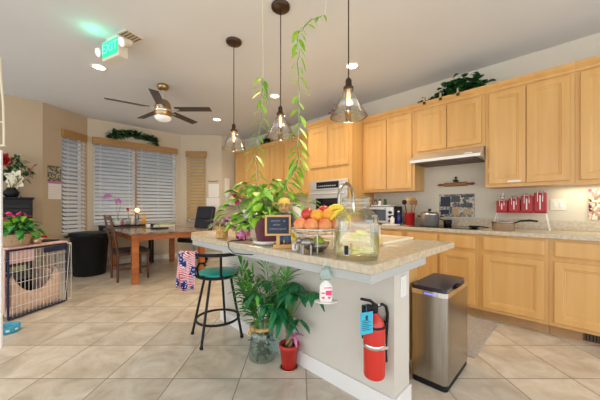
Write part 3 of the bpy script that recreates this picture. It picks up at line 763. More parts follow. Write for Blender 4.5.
pc = S(289, 1.975, 0)
t = thing('money_tree', 'braided money tree in a red pot with a pink bow', 'plant', pc)
MB().lathe([(.045, 0), (.05, .004), (.066, .15), (.072, .152), (.072, .178), (.064, .178), (.06, .15)], seg=24, cap=False).lathe([(.001, .003), (.048, .003)], cap=False).build('pot', 'redpot', t)
MB().lathe([(.001, .15), (.062, .152)], cap=False).build('soil', 'soil', t)
MB().lathe([(.05, .0), (.062, .0), (.068, .012), (.062, .012)], cap=False).build('saucer', 'copper', t)
g = MB()
for k_ in range(3):
    g.tube([(.016 * math.cos(2.1 * k_ + z * 40), .016 * math.sin(2.1 * k_ + z * 40), z) for z in [.14 + .015 * i for i in range(14)]], .013, 8)
g.build('trunk', 'bark', t)
MB().leaf((0, -.055, .255), (-.8, -.4, .4), .07, .04, .4).leaf((0, -.055, .255), (.8, -.8, .35), .07, .04, .4).leaf((0, -.055, .25), (-.3, -.6, -.6), .07, .022, .2).leaf((0, -.055, .25), (.3, -.9, -.6), .07, .022, .2).ball((0, -.057, .255), .014).build('bow', 'pink', t)
g = MB(); gl = MB()
right = V((.7071, -.7071, 0)); fwd = V((.7071, .7071, 0))
hubs = []
for i in range(22):
    a_ = 2 * PI * i / 22 * 2.4; rr = R.uniform(.05, .26); h_ = R.uniform(.36, .62)
    tip = V((rr * math.cos(a_), rr * math.sin(a_), h_))
    if (pc + tip).x > 1.36: tip.x = 1.36 - pc.x - R.uniform(0, .05)
    g.tube([(0, 0, .32), V((0, 0, .34)).lerp(tip, .5) + V((0, 0, .03)), tip], [.005, .003, .002], 6)
    n_ = R.choice((5, 6, 7))
    for k_ in range(n_):
        b_ = 2 * PI * k_ / n_ + R.random(); d = V((math.cos(b_), math.sin(b_), R.uniform(-.35, .2)))
        gl.leaf(tip, d, R.uniform(.085, .135), R.uniform(.032, .046), .55, .2)
clampx(gl, 1.41 - pc.x); g.build('branches', 'stem', t); gl.build('leaves', 'leaf_tree', t)

# ------------------------------------------------------------------ things on the island
def onI(px, D): return S(px, D, .9145)
# beverage jar
jc = V((1.115, .735, .9145))
t = thing('beverage_jar', 'large glass drink dispenser of lemon water at the bar corner', 'jar', jc, -R45)
MB().lathe([(.095, .004), (.103, .012), (.105, .03), (.105, .165), (.100, .195), (.08, .218), (.062, .228), (.060, .245), (.066, .25), (.066, .272), (.060, .274)], seg=40, cap=False).lathe([(.001, .0), (.095, 0), (.097, .006)], cap=False, seg=40).build('glass_body', 'jar', t)
MB().lathe([(.001, .012), (.098, .012), (.101, .02), (.101, .118), (.001, .1185)], cap=False, seg=36).build('lemon_water', 'water', t)
MB().lathe([(.067, .262), (.069, .264), (.069, .285), (.05, .29), (.001, .291)], cap=False, seg=30).build('lid', 'jar', t)
tp = MB().tube([(-.052, -.092, .042), (-.068, -.125, .042)], .012, 10).build('spigot', 'steel', t)
MB().box(-.078, -.062, -.135, -.12, .035, .075, .003).build('tap_lever', 'black', tp)
for i in range(11):
    a_ = R.uniform(0, 2 * PI); r_ = R.uniform(.01, .06); z_ = R.choice((.016, .02, .028, .036, .09, .10, .105))
    m_ = Matrix.Translation(jc) @ Matrix.Rotation(-R45, 4, 'Z') @ Matrix.Translation((r_ * math.cos(a_), r_ * math.sin(a_), z_ + .012)) @ Matrix.Rotation(R.uniform(-.5, .5), 4, 'X') @ Matrix.Rotation(R.uniform(-.5, .5), 4, 'Y')
    g = MB().lathe([(.001, 0), (.030, 0), (.031, .003), (.030, .006), (.001, .006)], cap=False, seg=18)
    o = g.build('lemon_slice', 'lemon'); o.matrix_world = m_
    tag(o, 'yellow lemon slice in the glass drink dispenser', 'lemon slice', 'lemon slices in the drink dispenser')
# fruit stand
fb = V((1.12, 1.0, .9145))
fb = onI(316, 1.50)
t = thing('fruit_basket', 'round wire fruit stand beside the drink dispenser', 'fruit bowl', fb, -R45)
g = MB()
for zz, rr in ((.095, .06), (.10, .10), (.125, .135)): g.tube(arc((0, 0), rr, 0, 2 * PI, 32, zz)[:-1], .003 if rr < .13 else .005, 6, True)
for k_ in range(16):
    a_ = 2 * PI * k_ / 16; g.tube([(.06 * math.cos(a_), .06 * math.sin(a_), .095), (.10 * math.cos(a_), .10 * math.sin(a_), .10), (.135 * math.cos(a_), .135 * math.sin(a_), .125)], .002, 5)
g.lathe([(.001, .094), (.11, .101)], cap=False).build('upper_bowl', 'steel', t)
for k_ in range(3):
    a_ = PI / 6 + 2 * PI * k_ / 3; MB().tube([(.11 * math.cos(a_), .11 * math.sin(a_), .10), (.115 * math.cos(a_), .115 * math.sin(a_), .02), (.105 * math.cos(a_), .105 * math.sin(a_), .004)], .004, 6).build('leg', 'steel', t)
MB().lathe([(.04, .004), (.06, .015), (.075, .05), (.073, .05), (.055, .018), (.001, .010)], seg=28, cap=False).build('lower_bowl', 'steel_dark', t)
def fruit(kind, m, r, dx, dy, z, lab, sz=.93, stem=True):
    p = fb + V((dx * .7071 + dy * .7071, -dx * .7071 + dy * .7071, z))
    t_ = thing(kind, lab, kind, p)
    n = 10; prof = [(math.sin(PI * i / n) * r + 1e-4, -math.cos(PI * i / n) * r * sz * (1 if i not in (n,) else .82)) for i in range(n + 1)]
    MB().lathe(prof, (0, 0, 0), 18).build('flesh', m, t_)
    if stem: MB().tube([(0, 0, r * .78), (.003, 0, r * .78 + .012)], .0015, 5).build('stem', 'bark', t_)
fruit('apple', 'apple', .036, -.085, .02, .150, 'dark red apple on the left of the fruit pile')
fruit('apple', 'apple', .037, -.045, .03, .200, 'red apple on the upper left of the fruit pile')
fruit('apple', 'apple', .039, .045, .02, .213, 'red apple on top of the fruit pile')
fruit('peach', 'peach', .036, -.085, -.055, .150, 'pink orange peach at the far left front of the fruit pile', .95)
fruit('peach', 'peach', .037, -.03, -.085, .147, 'orange peach second from left in the front fruit row', .95)
fruit('peach', 'peach', .037, .040, -.085, .147, 'orange peach in the middle of the front fruit row', .95)
fruit('peach', 'peach', .038, .09, -.03, .150, 'orange peach at the right end of the front fruit row', .95)
fruit('orange', 'orange', .037, .005, -.035, .193, 'yellow orange fruit in the middle of the pile', .97)
fruit('orange', 'orange', .036, .065, -.045, .198, 'orange just below the top red apple', .97)
fruit('apple', 'lime', .034, .01, -.02, .045 + .008, 'yellow green apple in the black lower bowl', .95)
# bananas
for i, (dx, dy, dz, lab) in enumerate(((.100, -.02, .215, 'topmost banana at the right of the fruit pile'), (.115, -.05, .185, 'banana in front of the topmost banana'), (.130, .01, .195, 'banana farthest right, seen through the drink dispenser'), (.125, -.02, .160, 'lowest banana hanging over the rim of the fruit stand'))):
    bp = fb + S2(dx, dy, dz)
    g = MB(); pts = [(.07 * math.cos(q), 0, .07 * math.sin(q)) for q in [math.radians(15 + j * 17) for j in range(9)]]
    g.tube([(x + .01, y, z - .045) for x, y, z in pts], [.006, .013, .017, .018, .018, .018, .016, .011, .005], 8)
    tag(g.build('banana', 'yellow', None, bp, -R45 + .3 + i * .2), lab, 'banana')
t = thing('metal_figurine', 'small pewter animal figurine in front of the fruit stand', 'figurine', onI(307, 1.385), -R45)
MB().lathe([(.004, -.035), (.02, -.025), (.026, 0), (.02, .028), (.004, .036)], (0, 0, 0), 14).build('body', 'steel_dark', t).rotation_euler = (0, PI / 2, 0)
for o_ in [x for x in bpy.data.objects if x.parent == t]: o_.location = (0, 0, .062)
MB().ball((-.04, 0, .072), .016).tube([(-.05, 0, .07), (-.062, 0, .05), (-.06, 0, .03)], [.007, .005, .004], 8).build('head', 'steel_dark', t)
for x in (-.02, .02):
    for y in (-.012, .012): MB().tube([(x, y, .05), (x, y, .0)], [.008, .007], 8).build('leg', 'steel_dark', t)

# farmer figurine
fp = onI(284, 1.64)
t = thing('scarecrow_figurine', 'straw hatted scarecrow figurine in blue overalls on a wood block', 'figurine', fp, -R45)
MB().box(-.06, .075, -.045, .045, 0, .022, .003).build('wood_block', 'pine', t)
for s_ in (-1, 1):
    MB().tube([(s_ * .022, 0, .04), (s_ * .022, 0, .09), (s_ * .018, 0, .13)], [.021, .022, .024], 12).build('trouser_leg', 'denim', t)
    MB().lathe([(.018, 0), (.022, .006), (.018, .018)], (s_ * .024, -.008, .0222), 12).build('shoe', 'walnut', t)
    MB().tube([(s_ * .035, 0, .195), (s_ * .058, -.015, .16), (s_ * .05, -.04, .125)], [.017, .015, .012], 10).build('sleeve', 'plaid', t)
MB().lathe([(.038, .115), (.042, .13), (.040, .17), (.032, .20), (.015, .21)], seg=18, sy=.75).build('torso', 'plaid', t)
MB().box(-.024, .024, -.036, -.026, .125, .18, .003).build('bib', 'denim', t)
hd = MB().ball((0, 0, .238), .033, 1.05, 18).build('head', 'tanface', t)
MB().ball((-.011, -.030, .243), .0035).ball((.011, -.030, .243), .0035).tube([(-.013, -.029, .226), (-.005, -.033, .222), (.005, -.033, .222), (.013, -.029, .226)], .0015, 5).build('face_marks', 'black', hd)
MB().ball((0, -.034, .235), .005).build('nose', 'orange', hd)
g = MB().lathe([(.055, .258), (.062, .262), (.036, .268), (.032, .285), (.02, .295), (.001, .298)], seg=22)
for i in range(34):
    a_ = 2 * PI * i / 34; g.leaf((.045 * math.cos(a_), .045 * math.sin(a_), .264), (math.cos(a_), math.sin(a_), R.uniform(-.2, .25)), R.uniform(.03, .05), .011, .2)
g.build('straw_hat', 'straw', t)
MB().leaf((.045, -.03, .09), (.3, -.3, -.6), .06, .035, .1).leaf((.05, -.02, .10), (.7, -.1, -.3), .05, .03, .2).build('yellow_flower', 'yellow', t)
# chalkboard
t = thing('chalkboard_sign', 'small framed chalkboard with chalk writing held by the scarecrow', 'sign', onI(278, 1.585), -R45 + .05)
z0 = .075
g = MB().box(-.075, .075, -.005, .005, z0, z0 + .012, .002).box(-.075, .075, -.005, .005, z0 + .108, z0 + .12, .002).box(-.075, -.063, -.005, .005, z0 + .0121, z0 + .1079, .002).box(.063, .075, -.005, .005, z0 + .0121, z0 + .1079, .002)
g.build('frame', 'pine', t)
MB().box(-.063, .063, -.001, .003, z0 + .012, z0 + .108).build('board', 'board', t)
g = MB()
for zz, xa, xb in ((.085, -.04, .012), (.085, .032, .04), (.062, -.028, .012), (.038, -.048, .046)):
    n_ = max(2, int((xb - xa) / .0055)); g.tube([(xa + (xb - xa) * i / n_, -.0018, z0 + zz + (.007 if i % 2 else -.005) * R.uniform(.5, 1)) for i in range(n_ + 1)], .0011, 4)
g.build('chalk_writing', 'chalk', t)
MB().box(-.01, .01, .0055, .012, 0, z0 + .06, .001).box(-.04, .04, .004, .03, 0, .004).build('easel_foot', 'pine', t)

# purple pot with pothos
pp = onI(267, 1.80)
t = thing('potted_pothos', 'bright green trailing pothos in a purple pot on the bar', 'plant', pp, -R45)
MB().lathe([(.062, .014), (.066, .018), (.092, .17), (.097, .175), (.097, .19), (.088, .19), (.082, .17)], seg=28, cap=False).build('pot', 'purple', t)
MB().lathe([(.001, 0), (.07, 0), (.09, .008), (.092, .024), (.08, .024), (.001, .012)], seg=28, cap=False).build('saucer', 'ceramic', t)
MB().lathe([(.001, .17), (.084, .172)], cap=False).build('soil', 'soil', t)
g = MB(); s_ = MB()
for i in range(52):
    a_ = R.uniform(0, 2 * PI); rr = R.uniform(.03, .24); h_ = R.uniform(.22, .46) - rr * .45
    tip = V((rr * 1.25 * math.cos(a_) - .02, rr * math.sin(a_) * .8, max(.12, h_)))
    s_.tube([(.02 * math.cos(a_), .02 * math.sin(a_), .17), tip * .5 + V((0, 0, .17)), tip], [.003, .002, .0015], 5)
    for q in range(3):
        g.leaf(tip, V((math.cos(a_ + R.uniform(-.8, .8)), math.sin(a_ + R.uniform(-.8, .8)), R.uniform(-.1, .6))), R.uniform(.07, .11), R.uniform(.035, .055), .5)
# long arching strap leaves
for i in range(26):
    a_ = R.uniform(0, 2 * PI); g.leaf((.03 * math.cos(a_), .03 * math.sin(a_), .18), (math.cos(a_), math.sin(a_), R.uniform(.8, 1.6)), R.uniform(.2, .34), .026, .75, n=7)
g.v = [(x, (y if y > -.10 or x < -.03 else -.10 - .03 * (1 - math.exp((y + .10) / .05))), z) for x, y, z in g.v]
s_.build('stems', 'stem', t); g.build('leaves', 'leaf_bright', t)
g = MB()
for i in range(40):
    g.leaf((R.uniform(-.02, .10), R.uniform(-.08, .03), R.uniform(.19, .24)), rdir(0, 1), .05, .02, .4)
g.build('small_foliage', 'leaf_pale', t)
# vines climbing to the ceiling
def vine(name, lab, path, leafs, lean=0):
    t_ = thing(name, lab, 'vine', path[0])
    o0 = V(path[0]); pts = [V(p) - o0 for p in path]
    MB().tube(pts, .0013, 6).build('string', 'string', t_)
    gl = MB(); st_ = MB()
    L = len(pts) - 1
    for (s0, s1, n_, sz) in leafs:
        q0 = None; wav = []
        for i in range(n_):
            s = (s0 + (s1 - s0) * i / max(1, n_ - 1)) * L; k_ = min(L - 1, int(s)); p = pts[k_].lerp(pts[k_ + 1], s - k_)
            p = p + V((R.uniform(-.008, .008), R.uniform(-.008, .008), 0)); wav.append(p)
            sg = -1 if i % 2 else 1
            d = right * sg * R.uniform(.35, .8) + fwd * R.uniform(-.5, .3) + V((0, 0, R.uniform(-1.0, -.1)))
            e = p + right * sg * .008
            gl.leaf(e, d, sz * R.uniform(.55, 1.0), sz * .5, .3, .2)
        if len(wav) > 1: st_.tube(wav, .0028, 6)
    st_.build('stem', 'stem', t_); gl.build('leaves', 'leaf_bright', t_)
def Sp(px, py, D): return S2((px - 300) / FL * D, D, CAMZ + (207 - py) * D / FL)
vine('climbing_vine', 'leafy vine climbing a string left of the middle pendant', [Sp(264, 200, 1.85), Sp(257, 180, 1.85), Sp(255, 155, 1.86), Sp(261, 120, 1.87), Sp(263, 80, 1.87), Sp(263, 60, 1.87), Sp(262, -40, 1.9)], [(.0, .68, 30, .085), (.6, .68, 6, .08)])
vine('climbing_vine', 'leafy vine climbing a string right of the middle pendant up to the ceiling', [Sp(283, 200, 1.75), Sp(287, 182, 1.75), Sp(297, 165, 1.75), Sp(299, 120, 1.78), Sp(299, 70, 1.8), Sp(298, 35, 1.8), Sp(310, 20, 1.82), Sp(325, 14, 1.85), Sp(330, -42, 1.86)], [(.03, .66, 40, .085), (.18, .3, 9, .10), (.66, .86, 9, .06)])

# pink potted plant and basket
t = thing('orchid_plant', 'pink flowering plant in a pink patterned wrapper on the bar', 'plant', onI(243, 2.04), -R45)
MB().lathe([(.045, 0), (.05, .01), (.062, .10), (.075, .12), (.07, .12), (.045, .09)], seg=18, cap=True).build('wrapper', 'floral', t)
g = MB()
for i in range(22): g.leaf((0, 0, .10), rdir(.2, 1.4), R.uniform(.08, .17), .035, .6)
g.build('leaves', 'leaf', t)
g = MB()
for i in range(26):
    c_ = V((R.uniform(-.08, .07), R.uniform(-.08, .05), R.uniform(.05, .17)))
    for k_ in range(3): g.leaf(c_, rdir(-.5, 1), .028, .022, .1)
g.build('small_flowers', 'lilac', t)
hh = V((-.03, -.10, .305))
s__ = MB().tube([(0, 0, .1), (-.01, 0, .18), hh], .004, 6).build('flower_stem', 'stem', t)
g = MB()
for i in range(46): g.leaf(hh, rdir(-1.3, 1.4), .05, .03, .1)
g.build('magenta_bloom', 'magenta', t)
t = thing('flower_basket', 'yellow wicker basket of pale flowers at the bar end', 'basket', onI(222, 2.12), -R45)
MB().lathe([(.038, 0), (.042, .005), (.05, .09), (.053, .095), (.047, .095), (.04, .01)], seg=20, cap=True).build('basket_body', 'basket', t)
g = MB()
for i in range(50): g.leaf((R.uniform(-.05, .05), R.uniform(-.04, .04), R.uniform(.09, .12)), rdir(0, 1.2), .04, .03, .2)
g.build('pink_flowers', 'palepink', t)
g = MB()
for i in range(46): g.leaf((R.uniform(-.03, .03), R.uniform(-.03, .03), .10), rdir(.2, 1.2), R.uniform(.07, .19), .014, .5)
g.build('sprigs', 'leaf_pale', t)
g = MB()
for i in range(14): g.leaf((.05 + R.uniform(-.02, .02), -.03, .14 + R.uniform(-.02, .02)), rdir(-1, 1), .035, .025, .1)
g.build('lilac_bloom', 'lilac', t)
# power cord over the bar edge
c0 = [onI(258, 1.90), onI(248, 1.98), onI(240, 2.02), Sp(237.5, 243, 1.845), Sp(237, 247, 1.83), Sp(243, 251, 1.79), Sp(255, 252, 1.75), Sp(268, 252, 1.70)]
c0[0].z = c0[1].z = c0[2].z = .918
c0[2] = V((1.02, 1.70, .919)); c0[3] = V((.993, 1.70, .912)); c0[4] = V((.99, 1.68, .87)); c0[5] = V((.99, 1.62, .845)); c0[6] = V((.99, 1.52, .85)); c0[7] = V((.99, 1.40, .862))
tag(MB().tube(c0, .003, 6).build('power_cord', 'black'), 'thin black power cord draped over the bar edge', 'cord')
# ice bucket style white containers behind the fruit
tag(MB().lathe([(.05, 0), (.055, .005), (.05, .18), (.035, .22), (.03, .26), (.034, .27)], seg=20).build('white_jug', 'ceramic', None, onI(297, 2.25)), 'white jug standing behind the fruit pile', 'jug')
tag(MB().lathe([(.018, 0), (.024, .004), (.022, .035), (.010, .045)], seg=14).build('small_cup', 'ceramic', None, onI(296, 1.52)), 'tiny cream cup beside the scarecrow block', 'cup')
t = thing('table_runner_roll', 'upright pale paper towel roll behind the pothos pot', 'paper towel', onI(250, 2.1))
MB().lathe([(.012, 0), (.06, 0), (.06, .008), (.012, .01)]).build('base', 'chrome', t)
MB().lathe([(.02, .0105), (.055, .0105), (.055, .22), (.02, .22)], seg=24).build('roll', 'paper', t)

# ------------------------------------------------------------------ cooktop wall items
CT = .9145
def onA(px, D, z=CT): return S(px, D, z)
t = thing('toaster_oven', 'silver toaster oven on the counter beside the oven cabinet', 'toaster oven', (3.66, 2.17, CT), -PI / 2)
w, h, dp = .44, .25, .24
MB().box(0, w, -.12, .12, .015, h, .01).build('body', 'black', t)
MB().box(.003, w - .003, -.135, -.1205, .018, h - .004, .004).build('front_panel', 'bin_steel', t)
MB().box(.02, w - .12, -.139, -.1352, .05, h - .045).build('glass_door', 'blackglass', t)
MB().tube([(.03, -.155, h - .03), (w - .13, -.155, h - .03)], .006).box(.03, .04, -.155, -.134, h - .035, h - .025).box(w - .14, w - .13, -.155, -.134, h - .035, h - .025).build('handle', 'chrome', t)
for i in range(3): MB().tube([(w - .055, -.1355, .05 + i * .058), (w - .055, -.158, .05 + i * .058)], .018, 14).build('knob', 'black', t)
for x in (.03, w - .03):
    for y in (-.09, .09): MB().lathe([(.012, 0), (.012, .0145)], (x, y, 0), 8).build('foot', 'black', t)
# small items on toaster
MB_t = CT + h + .0005
tag(MB().box(-.14, .16, -.09, .09, 0, .018, .004).build('tray', 'ceramic', None, (3.67, 1.97, MB_t), -PI / 2), 'cream tray of small jars on the toaster oven', 'tray')
for i, (x, m_, lab) in enumerate(((2.07, 'steel_dark', 'dark lidded spice jar at the left of the toaster tray'), (2.00, 'ceramic', 'white spice jar in the middle of the toaster tray'), (1.92, 'leaf_dark', 'green spice jar at the right of the toaster tray'))):
    t = thing('spice_jar', lab, 'jar', (3.64, x, MB_t + .0185))
    MB().lathe([(.020, 0), (.023, .004), (.023, .055), (.015, .062)], seg=14).build('glass_body', m_, t); MB().lathe([(.018, .0625), (.018, .082)], seg=14).build('lid', 'black', t)
# bottles
for x, y, m_, hh, lab in ((3.60, 1.75, 'black', .24, 'black bottle with a white cap beside the toaster oven'), (3.56, 1.68, 'darkblue', .19, 'dark blue bottle beside the red utensil crock'), (3.50, 1.74, 'ceramic', .13, 'small white pepper mill beside the blue bottle')):
    t = thing('bottle', lab, 'bottle', (x, y, CT))
    MB().lathe([(.026, 0), (.03, .004), (.03, hh * .68), (.012, hh * .82), (.012, hh * .9)], seg=16).build('glass_body', m_, t)
    MB().lathe([(.014, hh * .9), (.014, hh)], seg=12).build('cap', 'white' if m_ != 'ceramic' else 'black', t)
tag(MB().box(-.06, .06, -.10, .10, 0, .018, .006).build('spoon_tray', 'ceramic', None, (3.42, 1.72, CT)), 'white rectangular spoon tray on the counter front beside the crock', 'tray')
# crock with utensils
t = thing('utensil_crock', 'red crock on the counter holding the cooking utensils', 'crock', (3.62, 1.555, CT))
MB().lathe([(.055, 0), (.06, .005), (.066, .15), (.07, .155), (.07, .165), (.06, .165), (.055, .02)], seg=22, cap=True).build('crock_body', 'redcan', t)
for i, (dx, dy, m_, head, lab) in enumerate(((-.01, .035, 'black', 1, 'black ladle standing leftmost in the red crock'), (.0, .012, 'basket', 0, 'wooden spoon standing in the red crock beside the ladle'), (.01, -.012, 'rolling', 0, 'brown wooden spoon in the middle of the red crock'), (-.01, -.03, 'rolling', 1, 'dark wooden slotted spoon on the right in the red crock'), (.02, -.042, 'rolling', 2, 'wooden turner leaning right out of the red crock'))):
    p0 = V((3.62 + dx * .3, 1.555 + dy * .3, CT + .03)); tip = V((3.62 + dx, 1.555 + dy * 2.1, CT + .33 + .03 * (i % 2)))
    t = thing('cooking_utensil', lab, 'utensil', p0)
    q = tip - p0
    MB().tube([(0, 0, 0), q * .8], .005, 6).build('handle', m_, t)
    g = MB()
    if head == 2: g.box(-.003, .003, -.02, .02, 0, .07, .001, Matrix.Translation(q * .78))
    else: g.lathe([(.004, -.035), (.028, -.025), (.034, 0), (.028, .025), (.004, .032)], q * .92, 12, sx=.45)
    g.build('head', m_, t)
# stock pot
t = thing('stock_pot', 'steel stock pot with a lid on the cooktop', 'pot', (3.62, 1.30, CT + .0085))
MB().lathe([(.10, 0), (.108, .005), (.108, .135), (.112, .138)], seg=32).build('pot_body', 'steel', t)
MB().lathe([(.112, .1385), (.112, .145), (.08, .172), (.001, .18)], seg=32, cap=False).build('lid', 'chrome', t)
MB().lathe([(.008, .178), (.02, .188), (.02, .205), (.005, .21)], seg=12).build('lid_knob', 'black', t)
for s_ in (-1, 1): MB().tube([(0, s_ * .122, .11), (.0, s_ * .15, .115), (.03, s_ * .155, .115), (.05, s_ * .11, .11)], .008, 8).build('side_handle', 'black', t)
t = thing('moka_pot', 'small black pan with a handle behind the stock pot', 'pan', (3.78, 1.14, CT + .0085))
MB().lathe([(.04, 0), (.045, .004), (.05, .07), (.046, .07)], seg=18).build('pan_body', 'black', t)
MB().tube([(0, .045, .06), (-.02, .10, .09)], .007).build('handle', 'black', t)
t = thing('spoon_rest', 'low black spoon rest at the right end of the cooktop', 'spoon rest', (3.56, .80, CT + .0085))
MB().lathe([(.03, 0), (.05, .006), (.055, .022), (.048, .022), (.03, .01)], seg=20).build('bowl', 'black', t)
MB().tube([(0, -.05, .018), (-.01, -.14, .008)], .006).build('handle', 'black', t)
# saucepan
t = thing('saucepan', 'copper toned saucepan with a black handle in front of the canister rack', 'saucepan', (3.56, .535, CT))
MB().lathe([(.09, 0), (.098, .004), (.100, .085), (.103, .088), (.097, .088), (.094, .01)], seg=32, cap=True).build('pan_body', 'copper', t)
MB().lathe([(.1005, .070), (.102, .071), (.1025, .086), (.1005, .087)], seg=32, cap=False).build('rim', 'steel_dark', t)
MB().tube([(-.02, -.098, .078), (-.03, -.15, .10), (-.035, -.22, .108), (-.035, -.28, .10)], [.006, .009, .011, .008], 8).build('handle', 'black', t)
# canister rack
t = thing('canister_rack', 'white wire rack holding four red canisters above the saucepan', 'rack', (3.79, .63, CT), -PI / 2)
g = MB().box(0, .43, -.05, .05, .176, .184)
g.build('shelf', 'redcan', t)
for x0, x1 in ((.01, -.02), (.42, .45)):
    MB().tube([(x0, -.045, .176), (x1, -.10, .004)], .0035, 6).tube([(x0, .045, .176), (x1, .06, .004)], .0035, 6).tube([(x1, -.10, .005), (x1, .06, .005)], .0035, 6).build('leg', 'wire', t)
for i, (hh, lab) in enumerate(((.125, 'smallest red canister, leftmost on the wire rack'), (.15, 'second smallest red canister on the wire rack'), (.175, 'second tallest red canister on the wire rack'), (.205, 'tallest red canister, rightmost on the wire rack'))):
    t = thing('canister', lab, 'canister', (3.79, .63 - .055 - i * .107, CT + .1845), -PI / 2)
    MB().box(-.050, .050, -.045, .045, 0, hh, .008).build('canister_body', 'redcan', t)
    MB().lathe([(.036, hh), (.038, hh + .004), (.038, hh + .014), (.01, hh + .018)], seg=20).build('glass_lid', 'jar', t)
    MB().tube([(-.02, -.047, hh * .55), (-.02, -.05, hh + .01), (.0, -.045, hh + .024), (.02, -.05, hh + .01), (.02, -.047, hh * .55)], .0025, 6).build('clasp', 'chrome', t)
    MB().box(-.005, .005, -.0485, -.046, .03, hh - .03).build('window_strip', 'paper', t)
t = thing('toy_figurine', 'small white and purple figurine on the smallest canister', 'figurine', (3.79, .575, CT + .1845 + .15))
MB().lathe([(.014, 0), (.018, .01), (.012, .035), (.005, .04)], seg=12).build('body', 'ceramic', t); MB().ball((0, 0, .05), .014).build('head', 'ceramic', t); MB().lathe([(.02, .02), (.022, .024), (.016, .03)], cap=False).build('scarf', 'lilac', t)

# switch plate, mural, pin, panel
t = thing('switch_plate', 'cream light switch plate on the wall right of the red canisters', 'switch', (XA, .125, 1.18), -PI / 2)
MB().box(-.06, .06, -.006, 0, -.058, .058, .002).build('plate', 'plate', t)
MB().box(-.038, -.012, -.010, -.0062, -.03, .03, .001).box(.012, .038, -.010, -.0062, -.03, .03, .001).build('rocker', 'white', t)
t = thing('tile_mural', 'colourful street scene tile mural on the wall behind the cooktop', 'picture', (XA, 1.285, 1.03), -PI / 2)
MB().box(0, .41, -.012, -.001, 0, .29, .002).build('panel', 'mural', t)
MB().box(.02, .14, -.0135, -.0125, .13, .26).box(.02, .12, -.0135, -.0125, .03, .09).build('shop_windows', 'board', t)
MB().box(.15, .25, -.0137, -.0125, .19, .27).build('sky_patch', 'fence', t)
MB().box(.26, .39, -.0137, -.0125, .12, .17).build('awning', 'plaid', t)
MB().box(.26, .39, -.0137, -.0125, .245, .28).build('roof_band', 'plaid', t)
MB().box(.29, .38, -.0137, -.0125, .03, .10).build('red_facade', 'basket_tan', t)
MB().box(.16, .24, -.0137, -.0125, .02, .12).build('street', 'basket_tan', t)
t = thing('rolling_pin', 'wooden rolling pin with red handles hung on the wall under the hood', 'rolling pin', (XA - .035, 1.08, 1.445), -PI / 2)
MB().tube([(-.13, 0, 0), (.13, 0, 0)], .025, 14).build('barrel', 'rolling', t)
for s_ in (-1, 1): MB().tube([(s_ * .131, 0, 0), (s_ * .15, 0, 0), (s_ * .20, 0, 0), (s_ * .215, 0, 0)], [.008, .013, .014, .006], 10).build('handle', 'rolling_red', t)
MB().tube([(0, 0, .0), (0, .034, .01)], .006).tube([(0, 0, .02), (0, .01, .08)], .006).ball((0, .008, .085), .014).ball((-.015, .0, .045), .015).ball((.018, 0, .04), .015).build('rooster_hook', 'bronze', t)
t = thing('printed_panel', 'framed printed panel on the wall at the right edge', 'picture', (XA, -.095, 1.03), -PI / 2)
MB().box(0, .32, -.012, -.001, 0, .30, .002).build('panel', 'striped', t)
MB().box(0, .02, -.0145, -.0122, 0, .30).build('border', 'floral', t)

# garlands on cabinets
def bush(mb, c, ext, n, L, W, rx=None):
    for i in range(n):
        p = V((R.gauss(0, .42) * ext[0], R.gauss(0, .42) * ext[1], abs(R.gauss(0, .5)) * ext[2])) + V(c)
        mb.leaf(p, rdir(-.4, 1.1), L * R.uniform(.7, 1.2), W * R.uniform(.8, 1.2), .4)
t = thing('ivy_arrangement', 'dark green ivy garland with small cream ornaments on the cabinet above the hood', 'garland', (3.64, 1.08, 2.486))
g = MB(); bush(g, (-.02, -.14, .03), (.06, .26, .13), 230, .095, .07); bush(g, (0, .12, .02), (.05, .18, .06), 60, .06, .035); bush(g, (-.02, .30, .0), (.03, .10, .03), 26, .05, .025)
g.build('leaves', 'leaf_dark', t)
g = MB(); bush(g, (-.02, -.05, .10), (.05, .10, .06), 14, .05, .04); g.build('light_leaves', 'leaf', t)
for y in (.26, .07, -.12):
    MB().box(-.10, -.08, y - .012, y + .012, -.01, .05, .004).build('ornament', 'basket_tan', t)
    MB().lathe([(.014, -.04), (.017, -.035), (.016, -.015), (.01, -.01)], (-.09, y, 0), 10).build('ornament_base', 'bronze', t)
t = thing('ivy_plant', 'dark green plant on top of the cabinet behind the middle pendant', 'plant', (3.72, 4.75, 2.486))
g = MB(); bush(g, (0, 0, .06), (.08, .16, .13), 110, .09, .06); g.build('leaves', 'leaf_dark', t); MB().lathe([(.05, 0), (.07, .10)], seg=16).build('pot', 'bronze', t)
t = thing('flower_pot', 'pink flowering pot on top of the tall oven cabinet', 'plant', (3.42, 2.62, 2.516))
MB().lathe([(.04, 0), (.055, .07), (.05, .07)], seg=16).build('pot', 'bronze', t)
g = MB(); bush(g, (0, 0, .08), (.06, .08, .10), 46, .06, .045); g.build('flowers', 'lilac', t)
g = MB(); bush(g, (0, 0, .05), (.06, .08, .05), 20, .07, .03); g.build('leaves', 'leaf_dark', t)
# garland over the bay window
t = thing('window_garland', 'dark green arched garland over the centre bay window blinds', 'garland', (1.60, 6.435, 2.505))
g = MB()
for i in range(420):
    s_ = R.uniform(-1, 1); p = V((.45 * s_, R.uniform(-.04, .02), .03 + .11 * (1 - s_ * s_) + R.uniform(-.06, .07)))
    g.leaf(p, rdir(-.5, 1.2), R.uniform(.06, .10), .05, .3)
g.build('leaves', 'leaf_dark', t)
g = MB()
for s_ in (-.5, -.1, .3, .7): g.ball((.42 * s_, -.05, .08 + .07 * (1 - s_ * s_)), .02)
g.build('berries', 'purple', t)
MB().tube([(.42 * s_, 0, .02 + .09 * (1 - s_ * s_)) for s_ in (-1, -.6, -.2, .2, .6, 1)], .008, 6).build('vine_base', 'bark', t)

